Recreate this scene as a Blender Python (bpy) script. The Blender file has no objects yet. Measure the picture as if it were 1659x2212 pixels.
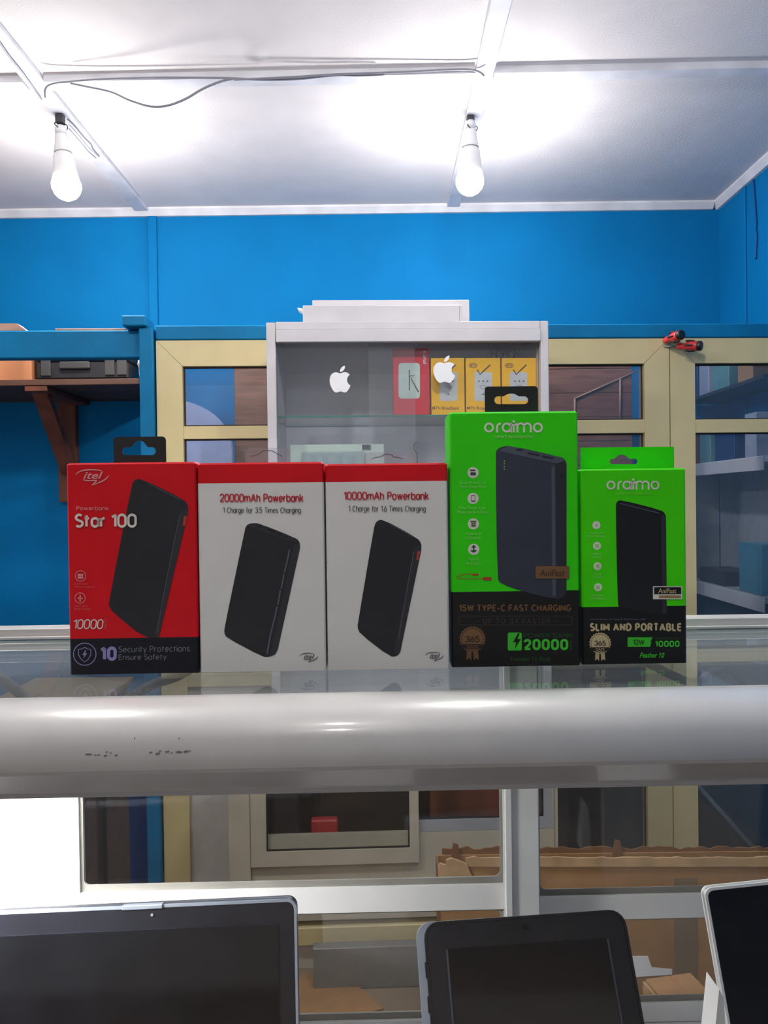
import bpy, bmesh, math, random
from mathutils import Vector, Matrix
from mathutils.geometry import tessellate_polygon

random.seed(4)
SC = bpy.context.scene
COL = SC.collection

# ------------------------------------------------------------------ camera
IW, IH, FPX = 1659.0, 2212.0, 1662.0
HC = 1.25
PITCH, ROLL = math.radians(-0.72), math.radians(-0.72)
FWD = Vector((0, math.cos(PITCH), math.sin(PITCH)))
R0 = Vector((1, 0, 0)); U0 = R0.cross(FWD)
RGT = R0*math.cos(ROLL) + U0*math.sin(ROLL)
UPV = U0*math.cos(ROLL) - R0*math.sin(ROLL)
cam = bpy.data.cameras.new('camera'); camo = bpy.data.objects.new('camera', cam); COL.objects.link(camo)
m = Matrix.Identity(4)
for i in range(3):
    m[i][0] = RGT[i]; m[i][1] = UPV[i]; m[i][2] = -FWD[i]
m[2][3] = HC
camo.matrix_world = m
cam.sensor_fit = 'VERTICAL'; cam.sensor_height = 34.6; cam.lens = 34.6*FPX/IH
cam.clip_start = 0.02
SC.camera = camo

# ------------------------------------------------------------------ world and exposure
W = bpy.data.worlds.new('daylight'); SC.world = W; W.use_nodes = True
W.node_tree.nodes['Background'].inputs[0].default_value = (1.0, 0.96, 0.90, 1)
W.node_tree.nodes['Background'].inputs[1].default_value = 0.42
SC.view_settings.view_transform = 'Standard'
SC.view_settings.look = 'None'
SC.view_settings.gamma = 1.0
SC.view_settings.use_curve_mapping = False
SC.view_settings.exposure = 0.0
SC.cycles.max_bounces = 5; SC.cycles.diffuse_bounces = 3; SC.cycles.glossy_bounces = 4; SC.cycles.transparent_max_bounces = 14
SC.cycles.caustics_reflective = False; SC.cycles.caustics_refractive = False
BULB_POWER = 370.0          # radiance of the ceiling bulbs in view
BULB_POWER_REAR = 118.0      # radiance of the bulbs above the shop entrance
TUBE_POWER = 620.0           # radiance of the tube inside the counter

# ------------------------------------------------------------------ pixel -> place
def ray(u, v):
    return (RGT*((u-IW/2)/FPX) - UPV*((v-IH/2)/FPX) + FWD)

class Frame:
    """a set of things that share one heading (yaw about the vertical through the camera)"""
    def __init__(s, deg):
        s.a = math.radians(deg); s.M = Matrix.Rotation(s.a, 4, 'Z'); s.I = s.M.inverted()
    def r(s, u, v): return s.I.to_3x3() @ ray(u, v)
    def at(s, u, v, y):                       # on the plane at depth y
        d = s.r(u, v); t = y/d.y
        return (d.x*t, HC+d.z*t)
    def atz(s, u, v, z):                      # on the level plane z
        d = s.r(u, v); t = (z-HC)/d.z
        return (d.x*t, d.y*t)
    def atx(s, u, v, x):
        d = s.r(u, v); t = x/d.x
        return (d.y*t, HC+d.z*t)
    def x(s, u, v, y): return s.at(u, v, y)[0]
    def z(s, u, v, y): return s.at(u, v, y)[1]
FW, FC, FP = Frame(0), Frame(1.1), Frame(2.2)    # room, counter, partition and cabinets

# ------------------------------------------------------------------ materials
def S(r, g, b):
    f = lambda c: (c/255/12.92 if c <= 10.3 else ((c/255+0.055)/1.055)**2.4)
    return (f(r), f(g), f(b), 1)
MATS = {}
def mat(name, rgb, rough=0.5, metal=0.0, var=0.06, scale=30.0, bump=0.0, bscale=200.0, spec=0.5, emit=None, es=0.0, coat=0.0, stretch=None):
    if name in MATS: return MATS[name]
    mt = bpy.data.materials.new(name); mt.use_nodes = True
    N, L = mt.node_tree.nodes, mt.node_tree.links
    b = N['Principled BSDF']
    c = S(*rgb)
    b.inputs['Roughness'].default_value = rough; b.inputs['Metallic'].default_value = metal
    b.inputs['Specular IOR Level'].default_value = spec
    if coat: b.inputs['Coat Weight'].default_value = coat; b.inputs['Coat Roughness'].default_value = 0.08
    tc = N.new('ShaderNodeTexCoord'); mp = N.new('ShaderNodeMapping')
    L.new(tc.outputs['Object'], mp.inputs[0])
    if stretch: mp.inputs['Scale'].default_value = stretch
    n = N.new('ShaderNodeTexNoise'); n.inputs['Scale'].default_value = scale; n.inputs['Detail'].default_value = 1
    L.new(mp.outputs[0], n.inputs['Vector'])
    rmp = N.new('ShaderNodeValToRGB')
    rmp.color_ramp.elements[0].position = 0.3; rmp.color_ramp.elements[1].position = 0.7
    rmp.color_ramp.elements[0].color = [max(0, x*(1-var)) for x in c[:3]]+[1]
    rmp.color_ramp.elements[1].color = [min(1, x*(1+var)) for x in c[:3]]+[1]
    L.new(n.outputs['Fac'], rmp.inputs[0]); L.new(rmp.outputs[0], b.inputs['Base Color'])
    if bump:
        n2 = N.new('ShaderNodeTexNoise'); n2.inputs['Scale'].default_value = bscale; n2.inputs['Detail'].default_value = 1
        L.new(mp.outputs[0], n2.inputs['Vector'])
        bp = N.new('ShaderNodeBump'); bp.inputs['Strength'].default_value = bump; bp.inputs['Distance'].default_value = 0.004
        L.new(n2.outputs['Fac'], bp.inputs['Height']); L.new(bp.outputs[0], b.inputs['Normal'])
    if emit:
        b.inputs['Emission Color'].default_value = emit; b.inputs['Emission Strength'].default_value = es
    MATS[name] = mt
    return mt
def glass(name, tint, rough=0.0, ior=1.45, haze=0.0, hazecol=(0.8, 0.85, 0.9, 1)):
    if name in MATS: return MATS[name]
    mt = bpy.data.materials.new(name); mt.use_nodes = True
    N, L = mt.node_tree.nodes, mt.node_tree.links
    N.remove(N['Principled BSDF']); out = N['Material Output']
    t = N.new('ShaderNodeBsdfTransparent'); t.inputs[0].default_value = tint
    g = N.new('ShaderNodeBsdfGlossy'); g.inputs['Roughness'].default_value = rough
    fr = N.new('ShaderNodeFresnel')
    ge = N.new('ShaderNodeNewGeometry'); io = N.new('ShaderNodeMapRange')     # same reflectance on both faces of the slab
    io.inputs[3].default_value = ior; io.inputs[4].default_value = 1/ior
    L.new(ge.outputs['Backfacing'], io.inputs[0]); L.new(io.outputs[0], fr.inputs['IOR'])
    mx = N.new('ShaderNodeMixShader')
    L.new(fr.outputs[0], mx.inputs[0]); L.new(t.outputs[0], mx.inputs[1]); L.new(g.outputs[0], mx.inputs[2])
    last = mx
    if haze:      # dust film on the pane; its pale colour also lightens the view through
        d = N.new('ShaderNodeBsdfDiffuse'); d.inputs[0].default_value = hazecol
        m2 = N.new('ShaderNodeMixShader'); m2.inputs[0].default_value = haze
        L.new(mx.outputs[0], m2.inputs[1]); L.new(d.outputs[0], m2.inputs[2]); last = m2
    L.new(last.outputs[0], out.inputs[0])
    MATS[name] = mt
    return mt

M_ceil = mat('ceiling_white', (228, 222, 222), 0.75, bump=0.25, bscale=160, var=0.03, scale=8)
M_trim = mat('ceiling_trim_white', (216, 216, 222), 0.6, var=0.10, scale=12)
M_wall = mat('blue_wall_paint', (4, 112, 172), 0.7, spec=0.1, var=0.05, scale=4, bump=0.10, bscale=260)
M_beam = mat('blue_timber_paint', (6, 114, 164), 0.6, spec=0.2, var=0.10, scale=9, bump=0.15, bscale=90)
M_floor = mat('floor_cement', (138, 120, 100), 0.6, var=0.15, scale=6)
M_cream = mat('cream_aluminium', (214, 198, 148), 0.45, var=0.03, scale=15)
M_gasket = mat('dark_gasket', (52, 34, 34), 0.6)
M_white = mat('white_melamine', (202, 199, 203), 0.5, var=0.04, scale=14)
M_whitein = mat('white_melamine_inner', (206, 208, 220), 0.55, var=0.04, scale=10)
M_alu = mat('white_powder_aluminium', (204, 204, 203), 0.28, var=0.03, scale=25, coat=0.4)
M_alub = mat('brushed_aluminium', (196, 199, 204), 0.35, metal=0.35, var=0.05, scale=20)
M_seal = mat('grey_seal', (120, 118, 112), 0.5)
M_wood = mat('brown_wood', (112, 62, 44), 0.6, var=0.35, scale=14, stretch=(1, 1, 0.15), bump=0.2, bscale=60)
M_woodd = mat('dark_wood', (84, 56, 44), 0.6, var=0.35, scale=16, stretch=(0.15, 1, 1), bump=0.2, bscale=60)
M_plank = mat('raw_plank', (176, 140, 124), 0.7, var=0.3, scale=20, stretch=(0.2, 1, 1))
M_ply = mat('brown_plywood', (128, 84, 66), 0.5, var=0.25, scale=10, stretch=(1, 1, 8))
M_card = mat('cardboard', (158, 118, 76), 0.8, var=0.10, scale=18, bump=0.15, bscale=120)
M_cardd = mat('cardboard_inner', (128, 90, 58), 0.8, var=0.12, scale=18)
M_kraft = mat('torn_kraft_paper', (180, 146, 106), 0.85, var=0.15, scale=30)
M_black = mat('black_plastic', (22, 22, 26), 0.4, var=0.2)
M_blackg = mat('black_screen_glass', (8, 9, 13), 0.06, var=0.2, spec=0.5)
M_darkbez = mat('black_bezel', (18, 19, 25), 0.3, var=0.15)
M_dgrey = mat('dark_grey_plastic', (46, 46, 52), 0.5, var=0.2)
M_silver = mat('silver_edge', (150, 158, 172), 0.3, metal=0.5)
M_wpl = mat('white_plastic', (235, 235, 235), 0.4, var=0.02)
M_cable = mat('grey_cable', (128, 128, 138), 0.5)
M_cabled = mat('dark_cable', (30, 32, 34), 0.5)
M_paper = mat('crumpled_paper', (176, 170, 168), 0.85, var=0.2, scale=40)
M_case = mat('black_tool_case', (28, 27, 31), 0.5, var=0.25)
M_latch = mat('case_latch', (62, 60, 60), 0.45)
M_tan = mat('tan_board', (126, 108, 84), 0.5, var=0.08, scale=12)
M_brown = mat('brown_board', (84, 70, 66), 0.6, var=0.12)
M_scred = mat('red_grip', (196, 48, 52), 0.35)
M_steel = mat('steel', (150, 150, 155), 0.3, metal=0.9)
M_lav = mat('pale_blue_reflection', (158, 170, 212), 0.5)
M_teal = mat('teal_plastic', (70, 130, 150), 0.3)
M_greypan = mat('grey_lining', (150, 152, 156), 0.6, var=0.08)
M_darkblock = mat('added_dark_block', (24, 24, 28), 0.5, var=0.3)
M_bulb = mat('bulb_glow', (255, 255, 255), 0.3, emit=(1.0, 0.97, 0.95, 1), es=BULB_POWER)
M_bulbr = mat('bulb_glow_rear', (255, 255, 255), 0.3, emit=(1.0, 0.96, 0.90, 1), es=BULB_POWER_REAR)
M_tube = mat('tube_glow', (255, 255, 255), 0.3, emit=(1.0, 0.98, 0.96, 1), es=TUBE_POWER)
# packaging inks
M_red = mat('red_card', (214, 10, 28), 0.45, spec=0.25, var=0.04)
M_navy = mat('navy_card', (15, 16, 30), 0.45, spec=0.3, var=0.05)
M_wcard = mat('white_card', (226, 225, 222), 0.45, var=0.02, bump=0.05, bscale=500)
M_green = mat('green_card', (52, 220, 6), 0.42, spec=0.25, var=0.04)
M_green2 = mat('lime_card', (68, 222, 6), 0.45, spec=0.2, var=0.04)
M_bcard = mat('black_card', (20, 19, 20), 0.4, spec=0.35, var=0.08)
I_white = mat('white_ink', (226, 222, 214), 0.5)
I_pink = mat('pale_red_ink', (232, 150, 152), 0.5)
I_dimpink = mat('faint_red_ink', (214, 96, 104), 0.5)
I_lav = mat('lavender_ink', (150, 142, 200), 0.5)
I_mgrey = mat('mid_grey_ink', (110, 112, 124), 0.5)
I_grey = mat('grey_ink', (92, 92, 96), 0.5)
I_red = mat('red_ink', (196, 28, 52), 0.5)
I_pb = mat('printed_black', (24, 25, 33), 0.45, var=0.15, scale=50)
I_pbs = mat('printed_black_side', (40, 41, 50), 0.45)
I_pbh = mat('printed_highlight', (92, 94, 106), 0.45)
I_slate = mat('printed_slate', (46, 52, 66), 0.45, var=0.10, scale=40)
I_slated = mat('printed_slate_dark', (34, 38, 48), 0.45)
I_slatel = mat('printed_slate_light', (74, 82, 96), 0.45)
I_or = mat('orange_red_ink', (178, 58, 44), 0.5)
I_gold = mat('gold_foil', (176, 138, 84), 0.35, metal=0.4)
I_bronze = mat('bronze_foil', (128, 92, 62), 0.35, metal=0.4)
I_pale = mat('pale_gold_foil', (214, 196, 150), 0.35, metal=0.3)
I_lime = mat('lime_ink', (60, 200, 40), 0.45)
I_dgreen = mat('dark_green_ink', (32, 78, 30), 0.45)
I_pgreen = mat('pale_green_ink', (150, 214, 120), 0.5)
I_dim = mat('dim_outline_ink', (70, 60, 56), 0.5)
I_yel = mat('yellow_card', (246, 186, 2), 0.55, spec=0.2, var=0.04)
I_rose = mat('rose_red_card', (214, 28, 56), 0.55, spec=0.2, var=0.04)
I_mint = mat('pale_mint_print', (196, 214, 204), 0.5)
I_silver = mat('silver_print', (196, 200, 204), 0.5)
I_brown = mat('brown_ink', (110, 72, 20), 0.5)
I_ink = mat('marker_ink', (40, 24, 26), 0.5)
I_steel = mat('reflection_ink', (70, 76, 104), 0.6)
I_decal = mat('white_vinyl', (240, 240, 242), 0.5, var=0.01)
G_top = glass('counter_glass', (0.92, 0.96, 0.95, 1), haze=0.07, ior=2.0)
G_front = glass('front_glass', (0.987, 0.992, 0.992, 1))
G_back = glass('back_glass', (0.97, 0.98, 0.98, 1))
G_part = glass('partition_glass', (0.80, 0.84, 0.88, 1), haze=0.03, ior=1.6)
G_cab = glass('cabinet_glass', (0.97, 0.98, 0.985, 1), haze=0.03)  # haze raised to lighten the dim cabinet interior
G_film = glass('clear_film', (0.88, 0.90, 0.93, 1), rough=0.1, haze=0.07)
G_edge = mat('glass_edge', (40, 120, 110), 0.2, var=0.05)

# ------------------------------------------------------------------ mesh helpers
def NB(): return bmesh.new()
def box(bm, x0, x1, y0, y1, z0, z1, mi=0, bev=0.0, seg=1):
    if x0 > x1: x0, x1 = x1, x0
    if y0 > y1: y0, y1 = y1, y0
    if z0 > z1: z0, z1 = z1, z0
    vs = [bm.verts.new(p) for p in ((x0,y0,z0),(x1,y0,z0),(x1,y1,z0),(x0,y1,z0),(x0,y0,z1),(x1,y0,z1),(x1,y1,z1),(x0,y1,z1))]
    fs = []
    for q in ((3,2,1,0),(4,5,6,7),(0,1,5,4),(1,2,6,5),(2,3,7,6),(3,0,4,7)):
        f = bm.faces.new([vs[i] for i in q]); f.material_index = mi; fs.append(f)
    if bev:
        es = list({e for f in fs for e in f.edges})
        r = bmesh.ops.bevel(bm, geom=es, offset=bev, segments=seg, affect='EDGES', profile=0.5)
        for f in r['faces']: f.material_index = mi
    return vs
def slab_glass(bm, x0, x1, y0, y1, z0, z1, thin):
    """glass in slot 0, sawn edges in slot 1; thin is the axis of the thickness"""
    box(bm, x0, x1, y0, y1, z0, z1)
    bm.normal_update()
    for f in bm.faces: f.material_index = 0 if abs(f.normal[thin]) > 0.9 else 1
def tess_plate(bm, loops, tr, t0, t1, mi=0):
    """plate with holes: loops of 2d points, tr(a,b,t) -> 3d, thickness from t0 (front) to t1"""
    flat = [p for l in loops for p in l]
    tris = tessellate_polygon([[Vector((p[0], p[1], 0)) for p in l] for l in loops])
    F = [bm.verts.new(tr(p[0], p[1], t0)) for p in flat]
    B = [bm.verts.new(tr(p[0], p[1], t1)) for p in flat]
    for t in tris:
        for vv in ((F[t[0]], F[t[1]], F[t[2]]), (B[t[2]], B[t[1]], B[t[0]])):
            try: bm.faces.new(vv).material_index = mi
            except ValueError: pass
    k = 0
    for l in loops:
        n = len(l)
        for i in range(n):
            a, b = k+i, k+(i+1) % n
            try: bm.faces.new((F[a], B[a], B[b], F[b])).material_index = mi
            except ValueError: pass
        k += n
    bmesh.ops.recalc_face_normals(bm, faces=bm.faces)
XZ = lambda a, b, t: (a, t, b)
YZ = lambda a, b, t: (t, a, b)
XY = lambda a, b, t: (a, b, t)
def tube(bm, pts, r, n=8, mi=0, caps=True):
    pts = [Vector(p) for p in pts]; rings = []
    for i, p in enumerate(pts):
        d = (pts[min(i+1, len(pts)-1)] - pts[max(i-1, 0)]).normalized()
        a = d.cross(Vector((0, 0, 1)))
        if a.length < 0.05: a = d.cross(Vector((0, 1, 0)))
        a.normalize(); b = d.cross(a)
        rr = r[i] if isinstance(r, (list, tuple)) else r
        rings.append([bm.verts.new(p + (a*math.cos(6.28318*k/n) + b*math.sin(6.28318*k/n))*rr) for k in range(n)])
    for i in range(len(rings)-1):
        for k in range(n):
            f = bm.faces.new((rings[i][k], rings[i][(k+1) % n], rings[i+1][(k+1) % n], rings[i+1][k])); f.smooth = True; f.material_index = mi
    if caps:
        bm.faces.new(rings[0][::-1]).material_index = mi; bm.faces.new(rings[-1]).material_index = mi
    bmesh.ops.recalc_face_normals(bm, faces=bm.faces)
def lathe(bm, prof, n=24, M=Matrix.Identity(4), mi=0):
    rings = []
    for r, z in prof:
        rings.append([bm.verts.new(M @ Vector((max(r, 1e-5)*math.cos(6.28318*k/n), max(r, 1e-5)*math.sin(6.28318*k/n), z))) for k in range(n)])
    for i in range(len(rings)-1):
        for k in range(n):
            f = bm.faces.new((rings[i][k], rings[i][(k+1) % n], rings[i+1][(k+1) % n], rings[i+1][k])); f.smooth = True; f.material_index = mi
    bm.faces.new(rings[0][::-1]).material_index = mi; bm.faces.new(rings[-1]).material_index = mi
    bmesh.ops.recalc_face_normals(bm, faces=bm.faces)
def spline(pts, n=8):
    pts = [Vector(p) for p in pts]; out = []
    for i in range(len(pts)-1):
        p0, p1, p2, p3 = pts[max(i-1, 0)], pts[i], pts[i+1], pts[min(i+2, len(pts)-1)]
        for k in range(n):
            t = k/n
            out.append(0.5*((2*p1) + (p2-p0)*t + (2*p0-5*p1+4*p2-p3)*t*t + (3*p1-p0-3*p2+p3)*t**3))
    out.append(pts[-1]); return out
def chaikin(pts, it=1, closed=True):
    for _ in range(it):
        o = []
        n = len(pts)
        for i in range(n if closed else n-1):
            a, b = pts[i], pts[(i+1) % n]
            o += [(a[0]*.75+b[0]*.25, a[1]*.75+b[1]*.25), (a[0]*.25+b[0]*.75, a[1]*.25+b[1]*.75)]
        pts = o
    return pts
def rrect(x0, y0, x1, y1, r, n=5):
    out = []
    for cx, cy, a0 in ((x1-r, y1-r, 0), (x0+r, y1-r, 90), (x0+r, y0+r, 180), (x1-r, y0+r, 270)):
        for k in range(n+1):
            a = math.radians(a0+90*k/n); out.append((cx+r*math.cos(a), cy+r*math.sin(a)))
    return out
def circ(cx, cy, r, n=28):
    return [(cx+r*math.cos(6.28318*k/n), cy+r*math.sin(6.28318*k/n)) for k in range(n)]

# ------------------------------------------------------------------ objects
def props(o, label=None, cat=None, group=None, kind=None):
    if label: o['label'] = label
    if cat: o['category'] = cat
    if group: o['group'] = group
    if kind: o['kind'] = kind
def mesh_of(name, bm, mats, off=(0, 0, 0)):
    for v in bm.verts: v.co -= Vector(off)
    me = bpy.data.meshes.new(name); bm.to_mesh(me); bm.free()
    for mt in (mats if isinstance(mats, (list, tuple)) else [mats]): me.materials.append(mt)
    return me
class Thing:
    def __init__(s, name, label, cat, loc, frame=FW, group=None, kind=None):
        o = bpy.data.objects.new(name, None); COL.objects.link(o)
        o.matrix_world = frame.M @ Matrix.Translation(loc)
        o.empty_display_size = 0.03
        props(o, label, cat, group, kind); s.o, s.loc, s.f = o, Vector(loc), frame
    def part(s, name, bm, mats, parent=None, label=None, kind=None):
        o = bpy.data.objects.new(name, mesh_of(name, bm, mats, s.loc)); COL.objects.link(o)
        o.parent = parent or s.o
        props(o, label, kind=kind); return o
    def box(s, name, x0, x1, y0, y1, z0, z1, mats, bev=0.0, parent=None, label=None):
        b = NB(); box(b, x0, x1, y0, y1, z0, z1, bev=bev); return s.part(name, b, mats, parent, label)
def solo(name, bm, mats, label, cat, frame=FW, group=None, kind=None, loc=None):
    if loc is None:
        xs = [v.co for v in bm.verts]
        loc = Vector(((min(p.x for p in xs)+max(p.x for p in xs))/2, (min(p.y for p in xs)+max(p.y for p in xs))/2, min(p.z for p in xs)))
    o = bpy.data.objects.new(name, mesh_of(name, bm, mats, loc)); COL.objects.link(o)
    o.matrix_world = frame.M @ Matrix.Translation(loc)
    props(o, label, cat, group, kind); return o

# flat lettering from the built-in font
_tcache = {}
_flag = True
def raw_bounds(s, bold, shear, space):
    cu = bpy.data.curves.new('lettering', 'FONT'); cu.body = s; cu.size = 1; cu.offset = bold; cu.shear = shear
    cu.space_character = space; cu.resolution_u = 2
    o = bpy.data.objects.new('lettering', cu); COL.objects.link(o)
    me = bpy.data.meshes.new_from_object(o.evaluated_get(bpy.context.evaluated_depsgraph_get()))
    xs = [v.co.x for v in me.vertices]; ys = [v.co.y for v in me.vertices]
    bpy.data.objects.remove(o); bpy.data.curves.remove(cu); bpy.data.meshes.remove(me)
    return min(xs), max(xs), (min(ys), max(ys))
def glyphs(s, bold=0.0, shear=0.0, space=1.0):
    key = (s, bold, shear, space)
    if key in _tcache: return _tcache[key]
    cu = bpy.data.curves.new('lettering', 'FONT'); cu.body = s; cu.size = 1; cu.offset = bold; cu.shear = shear
    cu.space_character = space; cu.resolution_u = 3; cu.fill_mode = 'FRONT'
    o = bpy.data.objects.new('lettering', cu); COL.objects.link(o)
    dg = bpy.context.evaluated_depsgraph_get()
    me = bpy.data.meshes.new_from_object(o.evaluated_get(dg))
    vs = [(v.co.x, v.co.y) for v in me.vertices]; fs = [tuple(p.vertices) for p in me.polygons]
    # the built-in figure one is a bare stem: give it a flag
    if '1' in s and _flag:
        lo, hi, stem = raw_bounds('1', bold, 0, space)
        top = stem[1]; w = hi-lo
        for i, ch in enumerate(s):
            if ch != '1': continue
            xr = raw_bounds(s[:i+1], bold, 0, space)[1]; xl = xr-w; H = top
            q = [(xl+w*.6, top), (xl, top), (xl-.20*H, top-.15*H), (xl-.20*H, top-.15*H-max(w, .1*H)), (xl+w*.6, top-.9*max(w, .1*H))]
            k = len(vs); vs += [(a+shear*c, c) for a, c in q]; fs.append(tuple(range(k, k+5)))
    bpy.data.objects.remove(o); bpy.data.curves.remove(cu); bpy.data.meshes.remove(me)
    x0 = min(v[0] for v in vs); x1 = max(v[0] for v in vs); y0 = min(v[1] for v in vs); y1 = max(v[1] for v in vs)
    vs = [((v[0]-x0)/(x1-x0), (v[1]-y0)/(y1-y0)) for v in vs]
    _tcache[key] = (vs, fs); return vs, fs

class Face:
    """the printed front of a carton: places ink where the photograph shows it on the plane at depth y"""
    LAYER = 0.00025
    def __init__(s, thing, y, Z=None, sy=-1):
        s.t, s.y, s.Z, s.sy = thing, y, Z or (lambda a, b: (a, b)), sy
    def p(s, a, b): return s.t.f.at(*s.Z(a, b), s.y)
    def yy(s, lay): return s.y + s.sy*s.LAYER*lay
    def fill(s, name, loops, mt, lay=1, parent=None, label=None):
        if not isinstance(loops[0][0], (tuple, list)): loops = [loops]
        L2 = [[s.p(*q) for q in l] for l in loops]
        flat = [q for l in L2 for q in l]; b = NB(); y = s.yy(lay)
        vs = [b.verts.new((q[0], y, q[1])) for q in flat]
        for t in tessellate_polygon([[Vector((q[0], q[1], 0)) for q in l] for l in L2]):
            try: b.faces.new([vs[i] for i in t])
            except ValueError: pass
        s.fix(b); return s.t.part(name, b, mt, parent, label)
    def fix(s, b):
        b.normal_update()
        for f in b.faces:
            if f.normal.y*s.sy < 0: f.normal_flip()
    def multi(s, name, polys, mt, lay=1, parent=None, label=None):
        b = NB(); y = s.yy(lay)
        for l in polys:
            L2 = [s.p(*q) for q in l]; vs = [b.verts.new((q[0], y, q[1])) for q in L2]
            for t in tessellate_polygon([[Vector((q[0], q[1], 0)) for q in L2]]):
                try: b.faces.new([vs[i] for i in t])
                except ValueError: pass
        s.fix(b); return s.t.part(name, b, mt, parent, label)
    def strokes(s, name, lines, w, mt, lay=2, parent=None, label=None, taper=False):
        polys = []
        for ln in lines:
            n = len(ln)
            ed = [[], []]
            for i, q in enumerate(ln):
                a, c = ln[max(i-1, 0)], ln[min(i+1, n-1)]
                dx, dy = c[0]-a[0], c[1]-a[1]; L = math.hypot(dx, dy) or 1
                ww = w*(0.35+0.65*math.sin(math.pi*min(max(i/(n-1), .04), .96))) if taper else w
                nx, ny = -dy/L*ww/2, dx/L*ww/2
                ed[0].append((q[0]+nx, q[1]+ny)); ed[1].append((q[0]-nx, q[1]-ny))
            for i in range(n-1): polys.append([ed[0][i], ed[0][i+1], ed[1][i+1], ed[1][i]])
        b = NB(); y = s.yy(lay)
        for l in polys:
            vs = [b.verts.new((q[0], y, q[1])) for q in (s.p(*z) for z in l)]
            try: b.faces.new(vs)
            except ValueError: pass
        s.fix(b); return s.t.part(name, b, mt, parent, label)
    def text(s, name, txt, x0, y0, x1, y1, mt, bold=0.0, shear=0.0, lay=3, parent=None, label=None, rot=0, slope=0.0, space=1.0):
        vs, fs = glyphs(txt, bold, shear, space); b = NB(); y = s.yy(lay); V = []
        for (a, c) in vs:
            if rot == 90: a, c = c, 1-a         # reads downwards
            if rot == -90: a, c = 1-c, a
            px = x0+(x1-x0)*a; py = y1+(y0-y1)*c + slope*(a-0.5)
            q = s.p(px, py); V.append(b.verts.new((q[0], y, q[1])))
        for f in fs:
            try: b.faces.new([V[i] for i in f])
            except ValueError: pass
        s.fix(b); return s.t.part(name, b, mt, parent, label)

# ================================================================== THE ROOM
D_WALL, D_PART, D_CAB = 3.2, 2.42, 2.05
Z_CEIL = FW.z(900, 446, D_WALL)
X_RIGHT = FW.x(1553, 440, D_WALL)
X_LEFT = -2.3
Y_FRONT = -3.2
def structure(name, bm, mt, label, cat, frame=FW): return solo(name, bm, mt, label, cat, frame, kind='structure')
b = NB(); box(b, X_LEFT, X_RIGHT, Y_FRONT, D_WALL, -0.05, 0); structure('floor', b, M_floor, 'grey cement floor of the shop', 'floor')
b = NB(); box(b, X_LEFT-.05, X_RIGHT+.05, Y_FRONT, D_WALL+.05, Z_CEIL, Z_CEIL+.04); structure('ceiling', b, M_ceil, 'white textured ceiling board', 'ceiling')
b = NB(); box(b, X_LEFT-.05, X_RIGHT+.05, D_WALL, D_WALL+.05, 0, Z_CEIL); structure('wall_back', b, M_wall, 'bright blue painted wall at the far end', 'wall')
b = NB(); box(b, X_RIGHT, X_RIGHT+.05, Y_FRONT, D_WALL, 0, Z_CEIL); structure('wall_right', b, M_wall, 'blue painted side wall meeting the far wall at the right corner', 'wall')
b = NB(); box(b, X_LEFT-.05, X_LEFT, Y_FRONT, D_WALL, 0, Z_CEIL); structure('wall_left', b, M_white, 'pale side wall to the left of the view', 'wall')
# cornice strips and ceiling battens
def cornice(name, x0, x1, y0, y1, label, along):
    b = NB()
    if along == 'x':
        pr = [(y1, Z_CEIL), (y0, Z_CEIL), (y0, Z_CEIL-.008), (y1-.012, Z_CEIL-.03), (y1, Z_CEIL-.03)]
        tess_plate(b, [pr], YZ, x0, x1)
    else:
        pr = [(x1, Z_CEIL), (x0, Z_CEIL), (x0, Z_CEIL-.008), (x1-.012, Z_CEIL-.03), (x1, Z_CEIL-.03)]
        tess_plate(b, [pr], XZ, y0, y1)
    structure(name, b, M_trim, label, 'cornice')
cornice('trim_1', X_LEFT, X_RIGHT-.03, D_WALL-.03, D_WALL, 'white cornice strip along the top of the far blue wall', 'x')
cornice('trim_2', X_RIGHT-.03, X_RIGHT, Y_FRONT, D_WALL-.001, 'white cornice strip along the top of the right side wall', 'y')
XB1 = (FW.atz(92, 196, Z_CEIL)[0]+FW.atz(312, 450, Z_CEIL)[0])/2
XB2 = FW.atz(1046, 150, Z_CEIL)[0]
def batten(name, x0, x1, y0, y1, t, label):
    b = NB(); box(b, x0, x1, y0, y1, Z_CEIL-t, Z_CEIL, bev=.002); structure(name, b, M_trim, label, 'batten')
batten('trim_3', XB1-.028, XB1+.028, -1.0, D_WALL-.032, .016, 'white ceiling batten that the left bulb hangs from')
batten('trim_4', XB2-.026, XB2+.026, -1.0, D_WALL-.032, .016, 'white ceiling batten that the right bulb hangs from')
pl, pr_ = FW.atz(20, 163, Z_CEIL), FW.atz(1640, 131, Z_CEIL)
dy = (pr_[1]-pl[1])/(pr_[0]-pl[0])
for nm, xa, xb, lab in (('trim_5', X_LEFT, XB1-.03, 'white cross batten on the ceiling, short length at the left edge'),
                   ('trim_6', XB1+.03, XB2-.028, 'white cross batten on the ceiling between the two bulbs'),
                   ('trim_7', XB2+.028, X_RIGHT-.031, 'white cross batten on the ceiling at the right')):
    b = NB()
    ya, yb = pl[1]+dy*(xa-pl[0]), pl[1]+dy*(xb-pl[0])
    tess_plate(b, [[(xa, ya), (xb, yb), (xb, yb+.045), (xa, ya+.045)]], XY, Z_CEIL-.02, Z_CEIL)
    structure(nm, b, M_trim, lab, 'batten')
Y_CROSS = pl[1]+dy*(0-pl[0])
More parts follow.
